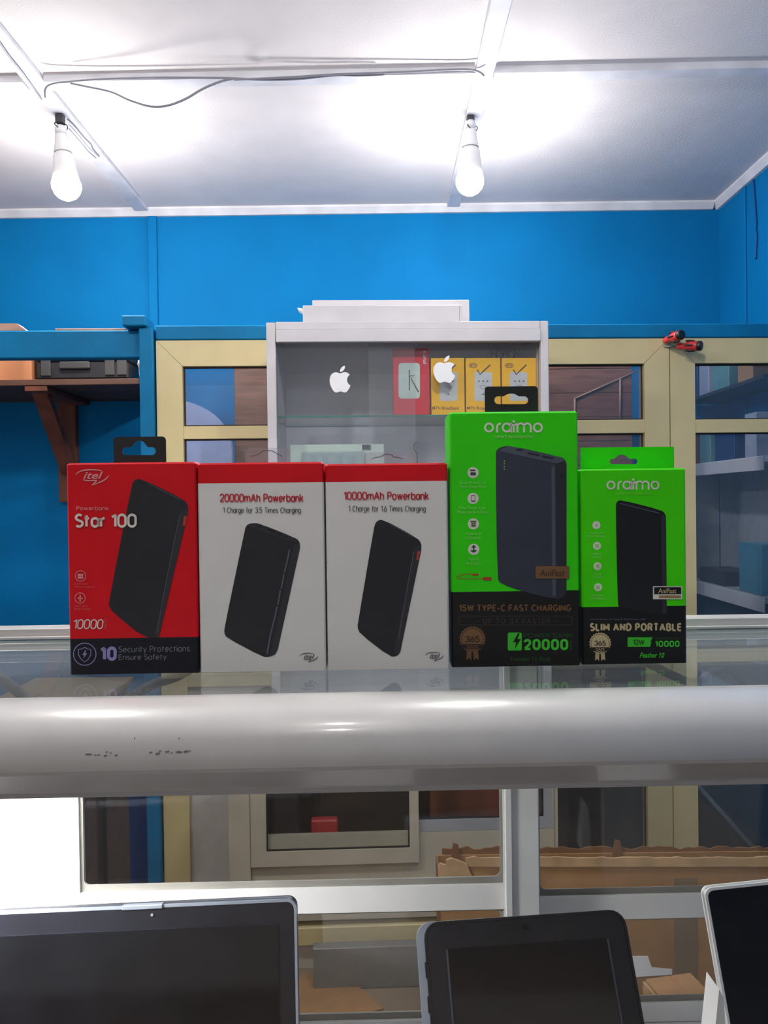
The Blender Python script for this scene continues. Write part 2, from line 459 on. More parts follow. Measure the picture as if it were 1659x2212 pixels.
# joint strip on the back wall, seam on right wall
x0, x1 = FW.x(322, 580, D_WALL), FW.x(341, 580, D_WALL)
b = NB(); box(b, x0, x1, D_WALL-.012, D_WALL, FW.z(330, 1000, D_WALL), Z_CEIL-.03, bev=.002); structure('trim_8', b, M_wall, 'blue joint strip running up the far wall above the post', 'strip')
y0 = FW.atx(1608, 470, X_RIGHT)[0]
b = NB(); box(b, X_RIGHT-.008, X_RIGHT, y0-.02, y0+.02, 0.6, Z_CEIL-.03, bev=.002); structure('trim_9', b, M_wall, 'blue joint strip running up the right side wall', 'strip')

# ------------------------------------------------------------------ partition: timber post, header, beam
yP = D_PART
zf = 0.0
px = lambda u, v, d=D_PART: FP.x(u, v, d)
pz = lambda u, v, d=D_PART: FP.z(u, v, d)
b = NB(); box(b, px(311, 900), px(340, 900), yP-.045, yP+.03, 0, pz(325, 714), bev=.003)
structure('trim_10', b, M_beam, 'blue painted timber post beside the cream window frame', 'post', FP)
b = NB(); box(b, -2.2, px(309, 760), yP-.015, yP+.03, pz(150, 775), pz(150, 716), bev=.003)
structure('trim_11', b, M_beam, 'wide blue header board over the opening at the left', 'beam', FP)
b = NB(); box(b, px(276, 703), px(327, 703), yP-.065, yP+.03, pz(300, 714)+.001, pz(300, 692), bev=.003)
structure('trim_12', b, M_beam, 'short blue timber block on top of the post', 'timber block', FP)
b = NB(); box(b, px(341, 720), FP.x(1659, 720, yP)+.75, yP-.03, yP+.03, pz(830, 736), pz(830, 706), bev=.003)
structure('trim_13', b, M_beam, 'dark blue beam running along the top of the cream windows', 'beam', FP)

# cream windows of the partition
def mitre_frame(T, x0, x1, z0, z1, w, y0, y1, mt, names=('stile', 'rail')):
    g = .0008
    k = .018                                     # low bottom rail, butt jointed
    polys = [(names[0], [(x0, z0), (x0+w, z0), (x0+w, z1-w), (x0, z1)]), (names[0], [(x1, z0), (x1, z1), (x1-w, z1-w), (x1-w, z0)]),
             (names[1], [(x0+g, z1), (x0+w+g, z1-w+g), (x1-w-g, z1-w+g), (x1-g, z1)]), (names[1], [(x0+w+g, z0), (x1-w-g, z0), (x1-w-g, z0+k), (x0+w+g, z0+k)])]
    for nm, pl in polys:
        b = NB(); tess_plate(b, [pl], XZ, y0, y1); T.part(nm, b, mt)
def cream_window(name, u0, u1, label, mid, solid_low):
    x0, x1 = px(u0, 900), (px(u1, 900) if u1 < 1700 else px(u0, 900)+.80)
    z1 = pz(892, 737); z0 = 0.001; w = px(1440, 760)-px(1387, 760)
    T = Thing(name, label, 'window', ((x0+x1)/2, yP, z0), FP, kind='structure')
    mitre_frame(T, x0+.001, x1-.001, z0, z1, w, yP-.025, yP+.02, M_cream)
    zm0, zm1 = pz(892, mid[1]), pz(892, mid[0])
    T.box('mid_rail', x0+w, x1-w, yP-.022, yP+.018, zm0, zm1, M_cream, bev=.001)
    gk = .0045
    def pane(za, zb):
        b = NB(); slab_glass(b, x0+w, x1-w, yP-.002, yP+.002, za, zb, 1)
        p = T.part('pane', b, [G_part, G_edge])
        b = NB()
        tess_plate(b, [[(x0+w, za), (x1-w, za), (x1-w, zb), (x0+w, zb)], [(x0+w+gk, za+gk), (x1-w-gk, za+gk), (x1-w-gk, zb-gk), (x0+w+gk, zb-gk)]], XZ, yP-.008, yP-.003)
        T.part('gasket', b, M_gasket, parent=p)
    pane(zm1, z1-w)
    if solid_low:
        zl = pz(450, 1480)
        pane(zl+.04, zm0)
        T.box('low_rail', x0+w, x1-w, yP-.022, yP+.018, zl, zl+.04, M_cream, bev=.001)
        T.box('kick_panel', x0+w, x1-w, yP-.006, yP+.006, z0+.0185, zl, mat('kick_panel_grey', (196, 194, 190), .5, var=.05))
    else:
        pane(z0+.0185, zm0)
    return T
cream_window('window_1', 343, 890, 'cream framed window beside the blue post, left of the white cabinet', (918, 945), True)
cream_window('window_2', 891, 1440, 'cream framed window just right of the white cabinet', (912, 941), False)
cream_window('window_3', 1441, 2000, 'cream framed window at the right edge, under the screwdriver handles', (913, 942), False)

# ------------------------------------------------------------------ white showcase cabinet against the partition
yC = D_CAB
cx = lambda u, v, d=D_CAB: FP.x(u, v, d)
cz = lambda u, v, d=D_CAB: FP.z(u, v, d)
zLow = cz(830, 1560)
T = Thing('showcase_cabinet', 'white glass-fronted showcase cabinet with fruit logo stickers on its pane', 'cabinet', (cx(880, 900), yC+.15, zLow), FP)
L0, L1, Rr0, Rr1 = cx(577, 850), cx(597, 850), cx(1169, 850), cx(1186, 850)
zt = cz(880, 694)
yCb = yC+.30
T.box('side_panel', L0, L1, yC, yCb, zLow, zt-.002, M_white, bev=.0015)
T.box('side_panel', Rr0, Rr1, yC, yCb, zLow, zt, M_white, bev=.0015)
T.box('top_panel', L1+.0005, Rr0-.0005, yC+.001, yCb, cz(880, 711), zt, M_white, bev=.0015)
T.box('fascia', L1+.0015, Rr0-.0015, yC-.008, yC+.012, cz(880, 739), cz(880, 712), M_white, bev=.0015)
T.box('back_panel', L1, Rr0, yCb-.008, yCb, zLow, cz(880, 711), M_whitein)
T.box('bottom_panel', L1, Rr0, yC, yCb-.008, zLow, zLow+.018, M_white)
yShelfF = yC+.04
zSh = FP.z(800, 897, yShelfF)
b = NB(); slab_glass(b, L1+.001, Rr0-.001, yShelfF, yCb-.01, zSh-.005, zSh, 2); T.part('glass_shelf', b, [G_cab, G_edge])
zSh2 = FP.z(800, 1040, yShelfF)
b = NB(); slab_glass(b, L1+.001, Rr0-.001, yShelfF, yCb-.01, zSh2-.005, zSh2, 2); T.part('glass_shelf', b, [G_cab, G_edge])
for sx in (L1, Rr0-.012):
    T.box('shelf_peg', sx, sx+.012, yC+.06, yC+.072, zSh-.018, zSh-.0055, M_greypan)
xm = cx(898, 850); xm2 = cx(797, 850)
b = NB(); slab_glass(b, L1+.001, xm, yC+.014, yC+.018, zLow+.018, cz(880, 739)+.004, 1); p1 = T.part('sliding_pane', b, [G_cab, G_edge])
b = NB(); slab_glass(b, xm2, Rr0-.001, yC+.024, yC+.028, zLow+.018, cz(880, 739)+.004, 1); p2 = T.part('sliding_pane', b, [G_cab, G_edge])
# fruit logo stickers (outline as cubic segments)
APPLE = "M12.152 6.896c-.948 0-2.415-1.078-3.96-1.04-2.04.027-3.91 1.183-4.961 3.014-2.117 3.675-.546 9.103 1.519 12.09 1.013 1.454 2.208 3.09 3.792 3.039 1.52-.065 2.09-.987 3.935-.987 1.831 0 2.35.987 3.96.948 1.637-.026 2.676-1.48 3.676-2.948 1.156-1.688 1.636-3.325 1.662-3.415-.039-.013-3.182-1.221-3.22-4.857-.026-3.04 2.48-4.494 2.597-4.559-1.429-2.09-3.623-2.324-4.39-2.376-2-.156-3.675 1.09-4.61 1.09zM15.53 3.83c.843-1.012 1.4-2.427 1.245-3.83-1.207.052-2.662.805-3.532 1.818-.78.896-1.454 2.338-1.273 3.714 1.338.104 2.715-.688 3.559-1.701z"
import re
def svg_loops(d):
    loops = []
    for seg in d.split('M')[1:]:
        h, rest = seg.split('c', 1)
        cur = [float(x) for x in re.findall(r'-?\d*\.?\d+', h)]; pts = [tuple(cur)]
        nums = [float(x) for x in re.findall(r'-?\d*\.\d+|-?\d+', rest.replace('z', ''))]
        for i in range(0, len(nums)-5, 6):
            a = nums[i:i+6]; p0 = cur
            p1 = (p0[0]+a[0], p0[1]+a[1]); p2 = (p0[0]+a[2], p0[1]+a[3]); p3 = (p0[0]+a[4], p0[1]+a[5])
            for k in range(1, 6):
                t = k/5; q = 1-t
                pts.append(tuple(q**3*p0[j]+3*q*q*t*p1[j]+3*q*t*t*p2[j]+t**3*p3[j] for j in (0, 1)))
            cur = list(p3)
        loops.append(pts[:-1] if math.dist(pts[0], pts[-1]) < .05 else pts)
    return loops
AL = svg_loops(APPLE)
def apple(F, u0, v0, u1, v1, parent, label):
    xs = [q[0] for l in AL for q in l]; ys = [q[1] for l in AL for q in l]
    f = lambda q: (u0+(q[0]-min(xs))/(max(xs)-min(xs))*(u1-u0), v0+(q[1]-min(ys))/(max(ys)-min(ys))*(v1-v0))
    F.multi('logo_sticker', [[f(q) for q in l] for l in AL], I_decal, 1, parent=parent, label=label)
FA = Face(T, yC+.0138); apple(FA, 712, 790, 757, 848, p1, 'white bitten apple sticker on the empty part of the pane')
FB = Face(T, yC+.0138); apple(FB, 936, 768, 983, 827, p2, 'white bitten apple sticker in front of the yellow cartons')
FD = Face(T, yCb-.0085)
FD.text('mirrored_lettering', "H'W'N", 1060, 752, 1124, 775, I_steel, bold=.02)  # ink stands in for lettering mirrored in the glass

# cartons on the glass shelf
def shelf_carton(u0, u1, v0, v1, y, dep, mt, label, name='carton', group=None):
    x0, x1 = FP.x(u0, (v0+v1)/2, y), FP.x(u1, (v0+v1)/2, y); z1 = FP.z((u0+u1)/2, v0, y)
    T = Thing(name, label, 'box', ((x0+x1)/2, y+dep/2, zSh), FP, group)
    T.box('carton_body', x0+.0006, x1-.0006, y, y+dep, zSh+.0002, z1, mt, bev=.0012)
    return T
yS = yC+.05
T = shelf_carton(849, 928, 752, 893, yS, .05, I_rose, 'red carton with pale rounded device picture, beside the yellow cartons on the shelf')
F = Face(T, yS)
F.fill('device_picture', rrect(861, 784, 907, 861, 7), I_mint, 1)
F.text('brand_lettering', 'e airtel', 914, 758, 922, 786, I_white, bold=.01, rot=90)
F.strokes('marker_letter', [[(884, 799), (884.5, 844)], [(885, 813), (895, 810), (888, 818), (904, 847)]], 2.6, I_ink, 2)
for k, (u0, u1, lab) in enumerate(((931, 1004, 'yellow router carton next to the red carton, partly behind a sticker'),
                                   (1006, 1082, 'yellow router carton in the middle of the three, with a marker tick'),
                                   (1084, 1159, 'yellow router carton nearest the right side panel, with a marker tick'))):
    T = shelf_carton(u0, u1, 773, 892, yS+.002, .06, I_yel, lab, group='yellow router cartons on the glass shelf')
    F = Face(T, yS+.002); o = u0-1006
    F.fill('device_picture', rrect(1025+o-(2 if k == 2 else 0), 804, 1063+o-(2 if k == 2 else 0), 866, 4), I_silver, 1)
    F.multi('indicator_dots', [circ(1034.5+o+i*9.2, 823.5, 2, 10) for i in range(3)], I_grey, 2)
    F.strokes('picture_emblem', [[(1043+o+6.5*math.cos(a*.3927), 836+3.2*math.sin(a*.3927)) for a in range(17)]], .9, I_mgrey, 2)
    F.fill('picture_emblem', [(1039+o, 853), (1045+o, 849), (1047+o, 853)], I_grey, 2)
    F.strokes('round_badge', [[(1022+o+9*math.cos(a*.3927), 789.5+4.6*math.sin(a*.3927)) for a in range(17)]], 1.2, I_brown, 2)
    F.text('badge_lettering', 'MTN', 1016+o, 787, 1028+o, 792, I_brown, bold=.02)
    F.strokes('marker_tick', [[(1031+o, 799), (1037+o, 809), (1046+o, 800), (1059+o, 788)]], 2.6, I_ink, 3)
    F.text('brand_lettering', 'MTN Broadband', 1016+o-7, 878, 1073+o-7, 885, I_brown, bold=.01)
# clear blister pack on lower shelf and wire hook
yB = yC+.09
zb0 = zSh2
x0, x1 = FP.x(626, 980, yB), FP.x(830, 980, yB); zt2 = FP.z(730, 959, yB)
T = Thing('blister_pack', 'clear plastic blister tray with pale backing card, below the glass shelf', 'blister pack', ((x0+x1)/2, yB+.02, zb0), FP)
T.box('backing_card', x0, x1, yB+.012, yB+.015, zb0+.0005, zt2, I_mint, bev=.0008)
b = NB(); xa, xb = FP.x(652, 985, yB), FP.x(790, 985, yB); zz = FP.z(730, 976, yB)
box(b, xa, xb, yB-.012, yB+.0115, zb0+.001, zz, bev=.004); 
for i in range(4):
    w = (xb-xa)/5; box(b, xa+w*(i+.6), xa+w*(i+1.1), yB-.016, yB-.0125, zb0+.004, zz-.012, bev=.001)
T.part('plastic_tray', b, G_film)
F = Face(T, yB+.012); F.fill('printed_patch', [(782, 960), (802, 960), (802, 973), (782, 973)], I_mgrey, 1)
F.multi('barcode', [[(784+i*4, 962), (786+i*4, 962), (786+i*4, 970), (784+i*4, 970)] for i in range(4)], I_ink, 2)
b = NB(); ph = [FP.at(u, v, yC+.06) for u, v in ((900, 955), (895, 960), (894.5, 970), (899, 978), (901, 985), (901, 1045))]
tube(b, spline([(p[0], yC+.06, p[1]) for p in ph], 4), .0014, 6)
solo('wire_hook', b, M_cabled, 'thin dark bent wire standing in the cabinet right of the blister tray', 'wire', FP)

# flat cartons on top of the cabinet
def flat_carton(u0, u1, v0, v1, y0, y1, label):
    x0, x1 = FP.x(u0, 670, y0), FP.x(u1, 670, y0); z1 = FP.z((u0+u1)/2, v0, y0)
    T = Thing('flat_carton', label, 'box', ((x0+x1)/2, (y0+y1)/2, zt), FP)
    T.box('carton_body', x0, x1, y0, y1, zt+.0006, z1, M_white, bev=.0015)
    return T, x0, x1, z1
T, x0, x1, z1 = flat_carton(654, 998, 659, 692, yC+.03, yC+.12, 'long white flat carton in front, lying on top of the showcase cabinet')
b = NB(); fx = FP.x(642, 664, yC+.05)
tess_plate(b, [[(x0-.0005, z1-.004), (fx, z1-.001), (fx+.003, z1-.006), (x0-.0005, z1-.014)]], XZ, yC+.05, yC+.08); T.part('loose_flap', b, M_wpl)
T.box('end_flap', FP.x(992, 670, yC+.03), FP.x(992.8, 670, yC+.03), yC+.0295, yC+.0299, zt+.002, z1-.002, I_mgrey)
flat_carton(675, 1014, 648, 692, yC+.1215, yC+.22, 'long white flat carton behind, the taller one on top of the showcase cabinet')

# ------------------------------------------------------------------ low cupboard under the showcase
yU = yC-.012
ux = lambda u, v=1800: FP.x(u, v, yU)
uz = lambda v, u=830: FP.z(u, v, yU)
M_cup = mat('greige_aluminium', (192, 184, 164), 0.5, var=0.05, scale=12)
xl, xr = ux(494), ux(1206)
T = Thing('low_cupboard', 'greige aluminium cupboard with sliding windows standing under the showcase', 'cupboard', ((xl+xr)/2, yU+.16, 0), FP)
zTop = zLow-.0006
zw0, zw1 = uz(1893), uz(1660)        # window opening
T.box('carcass', xl, xr, yU+.03, yU+.32, .0, zw0-.02, M_cup, bev=.002)
T.box('top_board', xl, xr, yU+.002, yU+.33, zTop-.02, zTop, M_cup, bev=.002)
T.box('end_panel', xl, ux(540), yU, yU+.32, zw0-.0195, zTop-.0205, M_cup, bev=.001)
T.box('end_panel', ux(1202), xr, yU, yU+.32, zw0-.0195, zTop-.0205, M_cup, bev=.001)
T.box('back_panel', ux(540), ux(1202), yU+.30, yU+.32, zw0-.0195, zTop-.0205, M_dgrey)
T.box('apron', xl, xr, yU, yU+.0295, uz(1984), zw0-.020, M_cup, bev=.001)
T.box('plinth_rail', xl-.02, xr, yU-.004, yU+.0295, uz(2035), uz(1998), M_cream, bev=.001)
T.box('kick_board', xl, xr, yU+.02, yU+.0295, .001, uz(2036), M_cup)
def sash(u0, u1, v0, v1, wl, wr, wb, mt, y0, y1):
    xa, xb = ux(u0), ux(u1); za, zb = uz(v1), zTop-.021
    b = NB(); xi0, xi1, zi = ux(u0+wl), ux(u1-wr), uz(v1-wb)
    tess_plate(b, [[(xa, za), (xb, za), (xb, zb), (xa, zb)], [(xi0, zi), (xi1, zi), (xi1, zb-.03), (xi0, zb-.03)]], XZ, y0, y1)
    s = T.part('sash_frame', b, mt)
    b = NB(); slab_glass(b, xi0, xi1, (y0+y1)/2-.002, (y0+y1)/2+.002, zi, zb-.03, 1); T.part('sash_pane', b, [G_back, G_edge], parent=s)
    b = NB(); g = .0035
    tess_plate(b, [[(xi0, zi), (xi1, zi), (xi1, zb-.03), (xi0, zb-.03)], [(xi0+g, zi+g), (xi1-g, zi+g), (xi1-g, zb-.03-g), (xi0+g, zb-.03-g)]], XZ, y0+.004, y0+.009)
    T.part('sash_gasket', b, M_black, parent=s)
sash(541, 905, 1660, 1866, 34, 20, 32, M_cup, yU+.002, yU+.018)
sash(886, 1201, 1660, 1806, 18, 22, 25, M_alub, yU+.020, yU+.036)
T.box('lower_track', ux(541), ux(1201), yU+.0185, yU+.037, zw0-.0195, uz(1807), M_cup)
T.box('rivet', ux(525), ux(529), yU-.002, yU, uz(1897), uz(1893), M_gasket); T.box('rivet', ux(613), ux(617), yU-.002, yU, uz(1901), uz(1897), M_gasket)
# things inside the cupboard
yI = yU+.12
def inner(name, u0, u1, v0, dep, mt, label, cat, y=yI):
    z0 = zw0-.0195+.0005; z1 = FP.z((u0+u1)/2, v0, y)
    b = NB(); box(b, FP.x(u0, 1780, y), FP.x(u1, 1780, y), y, y+dep, z0, z1, bev=.004); solo(name, b, mt, label, cat, FP)
inner('router_box', 590, 645, 1700, .06, M_dgrey, 'upright black box behind the left cupboard window', 'box')
inner('laptop_bag', 690, 885, 1690, .10, M_black, 'wide black bag behind the left cupboard window', 'bag')
inner('red_packet', 672, 730, 1772, .03, M_scred, 'small red packet in front of the black bag in the cupboard', 'packet', yI-.05)
inner('wooden_tray', 930, 1150, 1690, .10, M_wood, 'dark reddish wooden tray behind the right cupboard window', 'tray')

# ------------------------------------------------------------------ screwdrivers resting on the window frame
def screwdriver(u0, v0, u1, v1, y0, y1, label):
    p0, p1 = FP.at(u0, v0, y0), FP.at(u1, v1, y1)
    a = Vector((p0[0], y0, p0[1])); c = Vector((p1[0], y1, p1[1])); d = (c-a); L = d.length; d.normalize()
    T = Thing('screwdriver', label, 'screwdriver', tuple(a), FP, group='screwdrivers tucked behind the window frame')
    M = Matrix.Translation(a) @ d.to_track_quat('Z', 'Y').to_matrix().to_4x4()
    b = NB(); lathe(b, [(.006, 0), (.010, .003), (.011, .014), (.009, .022), (.0145, .034), (.0165, L*.55), (.0155, L*.80), (.0150, L*.82)], 16, M); T.part('grip', b, M_scred)
    b = NB(); lathe(b, [(.0152, L*.821), (.0155, L*.86), (.0150, L*.96), (.011, L)], 16, M); T.part('grip_cap', b, M_black)
    b = NB()
    for k in range(6):
        A = Matrix.Rotation(k*math.pi/3, 4, 'Z'); r = .0158
        pts = [M @ A @ Vector((r+.0012, 0, z)) for z in (L*.35, L*.45, L*.60, L*.72)]
        tube(b, pts, [.0012, .003, .003, .0012], 6)
    T.part('grip_inlay', b, M_black)
    b = NB(); lathe(b, [(.0032, -.075), (.0032, .002)], 8, M); T.part('shank', b, M_steel)
screwdriver(1437, 736, 1474, 722, yP-.032, yP-.105, 'red screwdriver handle pointing upwards against the dark blue beam')
screwdriver(1462, 748, 1517, 747, yP-.050, yP-.10, 'red screwdriver handle lying level against the cream window frame')

# ------------------------------------------------------------------ behind the partition
# wall shelf at left with a bracket, tool case, wood block, crumpled paper
SD = .44
zs = FW.z(150, 832, D_WALL-SD)
T = Thing('wall_shelf', 'brown wooden wall shelf on a diagonal bracket seen under the blue header', 'shelf', (-1.3, D_WALL-SD/2, zs-.5))
T.box('shelf_board', -2.0, FW.x(300, 820, D_WALL-SD), D_WALL-SD, D_WALL-.001, zs, zs+.022, M_woodd, bev=.002)
bx0, bx1 = FW.x(126, 960, D_WALL-.03), FW.x(165, 960, D_WALL-.03); zb = FW.z(140, 1085, D_WALL-.03)
T.box('bracket_upright', bx0, bx1, D_WALL-.035, D_WALL-.001, zb, zs-.0005, M_wood, bev=.003)
pa = FW.at(85, 830, D_WALL-SD+.05); pb = FW.at(148, 1020, D_WALL-.06)
b = NB(); A = Vector((pa[0], D_WALL-SD+.05, zs-.001)); B = Vector((pb[0], D_WALL-.05, pb[1]))
d = (B-A).normalized(); sx = Vector((1, 0, 0)); sx = (sx-d*sx.dot(d)).normalized(); sy = d.cross(sx)
vs = [b.verts.new(Q + sx*i*.028 + sy*j*.014) for Q in (A, B) for i, j in ((-1,-1),(1,-1),(1,1),(-1,1))]
for q in ((0,1,2,3),(7,6,5,4),(0,4,5,1),(1,5,6,2),(2,6,7,3),(3,7,4,0)): b.faces.new([vs[i] for i in q])
bmesh.ops.recalc_face_normals(b, faces=b.faces); T.part('bracket_strut', b, M_wood)
T.box('bracket_head', FW.x(52, 830, D_WALL-SD), FW.x(100, 830, D_WALL-SD), D_WALL-SD+.002, D_WALL-.036, zs-.02, zs-.0006, M_wood, bev=.002)
yt = D_WALL-SD+.01
x0, x1 = FW.x(78, 790, yt), FW.x(276, 790, yt); zc0 = zs+.0225; zc1 = zc0+.13
T = Thing('tool_case', 'black plastic tool case with latches and a handle on the wall shelf', 'case', ((x0+x1)/2, yt+.1, zc0))
T.box('case_base', x0, x1, yt, yt+.2, zc0, zc0+.062, M_case, bev=.006)
T.box('case_lid', x0, x1, yt, yt+.2, zc0+.0635, zc1, M_case, bev=.006)
for u in (98, 236, 262):
    a = FW.x(u-9, 790, yt); T.box('latch', a, a+.035, yt-.006, yt-.0005, zc0+.012, zc0+.085, M_latch, bev=.002)
T.box('handle', FW.x(130, 790, yt), FW.x(196, 790, yt), yt-.014, yt-.001, zc0+.035, zc0+.062, M_latch, bev=.004)
b = NB(); box(b, -1.95, FW.x(62, 790, yt), yt+.02, yt+.2, zc0, zc0+.12, bev=.003)
solo('wooden_crate', b, mat('orange_wood', (190, 124, 84), 0.6, var=0.2, scale=12, stretch=(1, 1, .2)), 'orange-brown wooden box at the left end of the wall shelf', 'box')
b = NB(); xa = FW.x(280, 800, yt); rnd = random.Random(7)
bmesh.ops.create_icosphere(b, subdivisions=3, radius=1.0, matrix=Matrix.Identity(4))
for v in b.verts:
    k = 1+rnd.uniform(-.22, .22)
    v.co = Vector((xa+.055+v.co.x*.05*k, yt+.08+v.co.y*.06*k, zc0+.065+max(-.98, v.co.z*k)*.066))
solo('crumpled_paper', b, M_paper, 'crumpled grey paper beside the black tool case', 'paper')
# board added low in the opening, coloured like the wall in shade
b = NB(); box(b, -2.0, FP.x(330, 1800, 2.456), 2.456, 2.476, .001, FP.z(280, 1560, 2.456), bev=.002)
solo('shaded_wall_board', b, mat('shaded_wall_blue', (26, 62, 112), .6, spec=.2, var=.1), 'dark blue board added low in the opening in place of the shaded wall', 'board', FP)
# raw planks lying on the header
b = NB(); z0 = pz(150, 716)+.0006
za, zb2 = z0, z0+.022
tess_plate(b, [[(-1.9, za), (px(60, 716), za), (px(40, 702), zb2), (-1.9, zb2)]], XZ, yP-.012, yP+.028); solo('plank', b, M_plank, 'raw wooden plank end lying on the blue header at the far left', 'plank', FP)
b = NB(); box(b, px(122, 714), px(274, 714), yP-.012, yP+.026, z0, z0+.006, bev=.001); solo('plank', b, M_plank, 'thin raw wooden strip lying on the blue header near the post', 'plank', FP)
# seen through the left window
yb_ = 2.85
b = NB()
zt_ = FW.z(440, 862, yb_); xw0, xw1 = FW.x(366, 940, yb_), FW.x(500, 940, yb_)
out = [(xw0, .001), (xw1, .001)] + [(xw0+(xw1-xw0)*math.cos(a*math.pi/2/12), zt_-.19+.19*math.sin(a*math.pi/2/12)) for a in range(13)] + [(xw0, zt_)]
tess_plate(b, [out], XZ, yb_, yb_+.03); solo('reflection_board', b, M_lav, 'pale blue round-cornered board standing in for a reflection in the left window', 'board', kind=None)  # solid board takes the place of a reflection in the pane
b = NB(); box(b, FW.x(506, 850, 2.95), FW.x(640, 850, 2.95), 2.95, 2.98, .0, FW.z(540, 775, 2.95), bev=.003); solo('plywood_sheet', b, M_ply, 'brown plywood sheet standing behind the left window', 'board')
# seen through the middle window: brown wooden screen
yw = 2.88
T = Thing('wooden_screen', 'brown plank screen with pale rods standing in for reflected lines, behind the window right of the cabinet', 'screen', (FW.x(1280, 850, yw), yw, 0))
xw0 = FW.x(1150, 850, yw); xw1 = FW.x(1365, 850, yw); n = 12
for i in range(n):
    zz0 = .75+i*.09
    T.box('plank', xw0, xw1, yw, yw+.02, zz0, zz0+.0885, M_ply, bev=.001)
T.box('leg_post', xw0, xw0+.05, yw+.0205, yw+.05, .001, 1.5, M_ply); T.box('leg_post', xw1-.05, xw1, yw+.0205, yw+.05, .001, 1.5, M_ply)
for (a, c) in (((1240, 862), (1375, 802)), ((1241, 862), (1241, 908)), ((1339, 818), (1339, 912))):
    p, q = FW.at(*a, yw), FW.at(*c, yw); b = NB()
    tube(b, [(p[0], yw-.004, p[1]), (q[0], yw-.004, q[1])], .0035, 6); T.part('batten', b, M_plank)  # pale rods imitate lines reflected in the pane
# shelving built behind the right window in place of its reflection of the shop
xs = FW.x(1492, 1010, 3.1)
zS1, zS2, zD = FW.z(1492, 1014, 3.1), FW.z(1505, 868, 3.1), FW.z(1492, 1262, 3.1)
T = Thing('reflection_shelving', 'grey shelving and desk behind the right window, standing in for its reflection of the shop', 'shelving', (xs+.08, 2.85, 0))
T.box('lining_panel', X_RIGHT-.012, X_RIGHT-.001, 2.5, 3.18, zD, zS1-.001, M_greypan)
T.box('lining_panel', xs-.12, X_RIGHT-.013, D_WALL-.012, D_WALL-.001, zD, zS1-.001, M_greypan)
T.box('shelf_board', xs, X_RIGHT-.001, 2.5, 3.18, zS1, zS1+.02, M_whitein); T.box('shelf_edge', xs-.006, xs-.0002, 2.5, 3.18, zS1-.028, zS1+.018, M_white, bev=.001)
T.box('shelf_board', xs, X_RIGHT-.001, 2.5, 3.18, zS2, zS2+.012, M_dgrey)
T.box('desk_top', xs, X_RIGHT-.013, 2.5, 3.18, zD, zD+.02, M_greypan); T.box('desk_edge', xs-.006, xs-.0002, 2.5, 3.18, zD-.03, zD+.019, M_white, bev=.001)
T.box('desk_front', xs+.02, xs+.035, 2.5, 3.18, .001, zD-.0005, M_dgrey)
rnd = random.Random(3)
def side_box(name, y0, w, h, dep, z, mt, label, cat='box'):  # items of the reflected shop, built as solid boxes
    b = NB(); box(b, xs+.012, xs+.012+dep, y0, y0+w, z+.0004, z+.0004+h, bev=.002); solo(name, b, mt, label, cat)
M_pb1 = mat('pale_box', (150, 156, 176), .5); M_pb2 = mat('teal_box', (96, 140, 142), .5); M_pb3 = mat('dark_blue_box', (28, 52, 96), .5)
side_box('reflected_box', 3.06, .06, .15, .06, zS2+.012, M_pb3, 'dark blue phone box at the far end of the reflected upper shelf')
side_box('reflected_box', 2.95, .09, .17, .06, zS2+.012, M_pb1, 'pale grey phone box standing on the reflected upper shelf behind the right window')
side_box('reflected_box', 2.78, .14, .20, .07, zS2+.012, M_pb2, 'wide teal box standing on the reflected upper shelf behind the right window')
side_box('reflected_box', 2.60, .11, .16, .06, zS2+.012, M_card, 'tan cardboard box at the near end of the reflected upper shelf behind the right window')
side_box('reflected_box', 3.06, .08, .13, .06, zS1+.02, mat('reddish_box', (110, 70, 70), .5), 'dull reddish box at the far end of the reflected lower shelf')
side_box('reflected_box', 2.94, .10, .14, .06, zS1+.02, M_pb2, 'pale teal box on the reflected lower shelf behind the right window')
side_box('reflected_box', 2.74, .16, .12, .08, zS1+.02, M_pb3, 'dark blue box on the reflected lower shelf behind the right window')
side_box('reflected_box', 2.58, .08, .15, .06, zS1+.02, M_pb1, 'slim pale box at the near end of the reflected lower shelf')
side_box('reflected_tray', 2.83, .22, .055, .12, zD+.02, M_dgrey, 'dark paper tray lying on the reflected desk behind the right window', 'tray')
side_box('reflected_tub', 2.55, .16, .17, .10, zD+.02, M_teal, 'teal plastic tub on the near end of the reflected desk', 'tub')
# black block added low behind the windows for the dark back room, leaning stick
b = NB(); box(b, FW.x(1225, 1700, 2.62), X_RIGHT-.22, 2.62, 2.84, 0.001, .66, bev=.004); solo('added_dark_block', b, M_darkblock, 'black block added low behind the right windows to darken the back room', 'cupboard')
p, q = FP.at(1500, 1690, yP+.10), FP.at(1640, 1845, yP+.06); b = NB(); dd = Vector((q[0]-p[0], 0, q[1]-p[1])).normalized()
tube(b, [(p[0]-dd.x*.15, yP+.11, p[1]-dd.z*.15), (q[0]+dd.x*.02, yP+.05, q[1]+dd.z*.02)], .008, 6); solo('leaning_stick', b, M_alub, 'grey stick leaning diagonally behind the right window, low down', 'stick', FP)

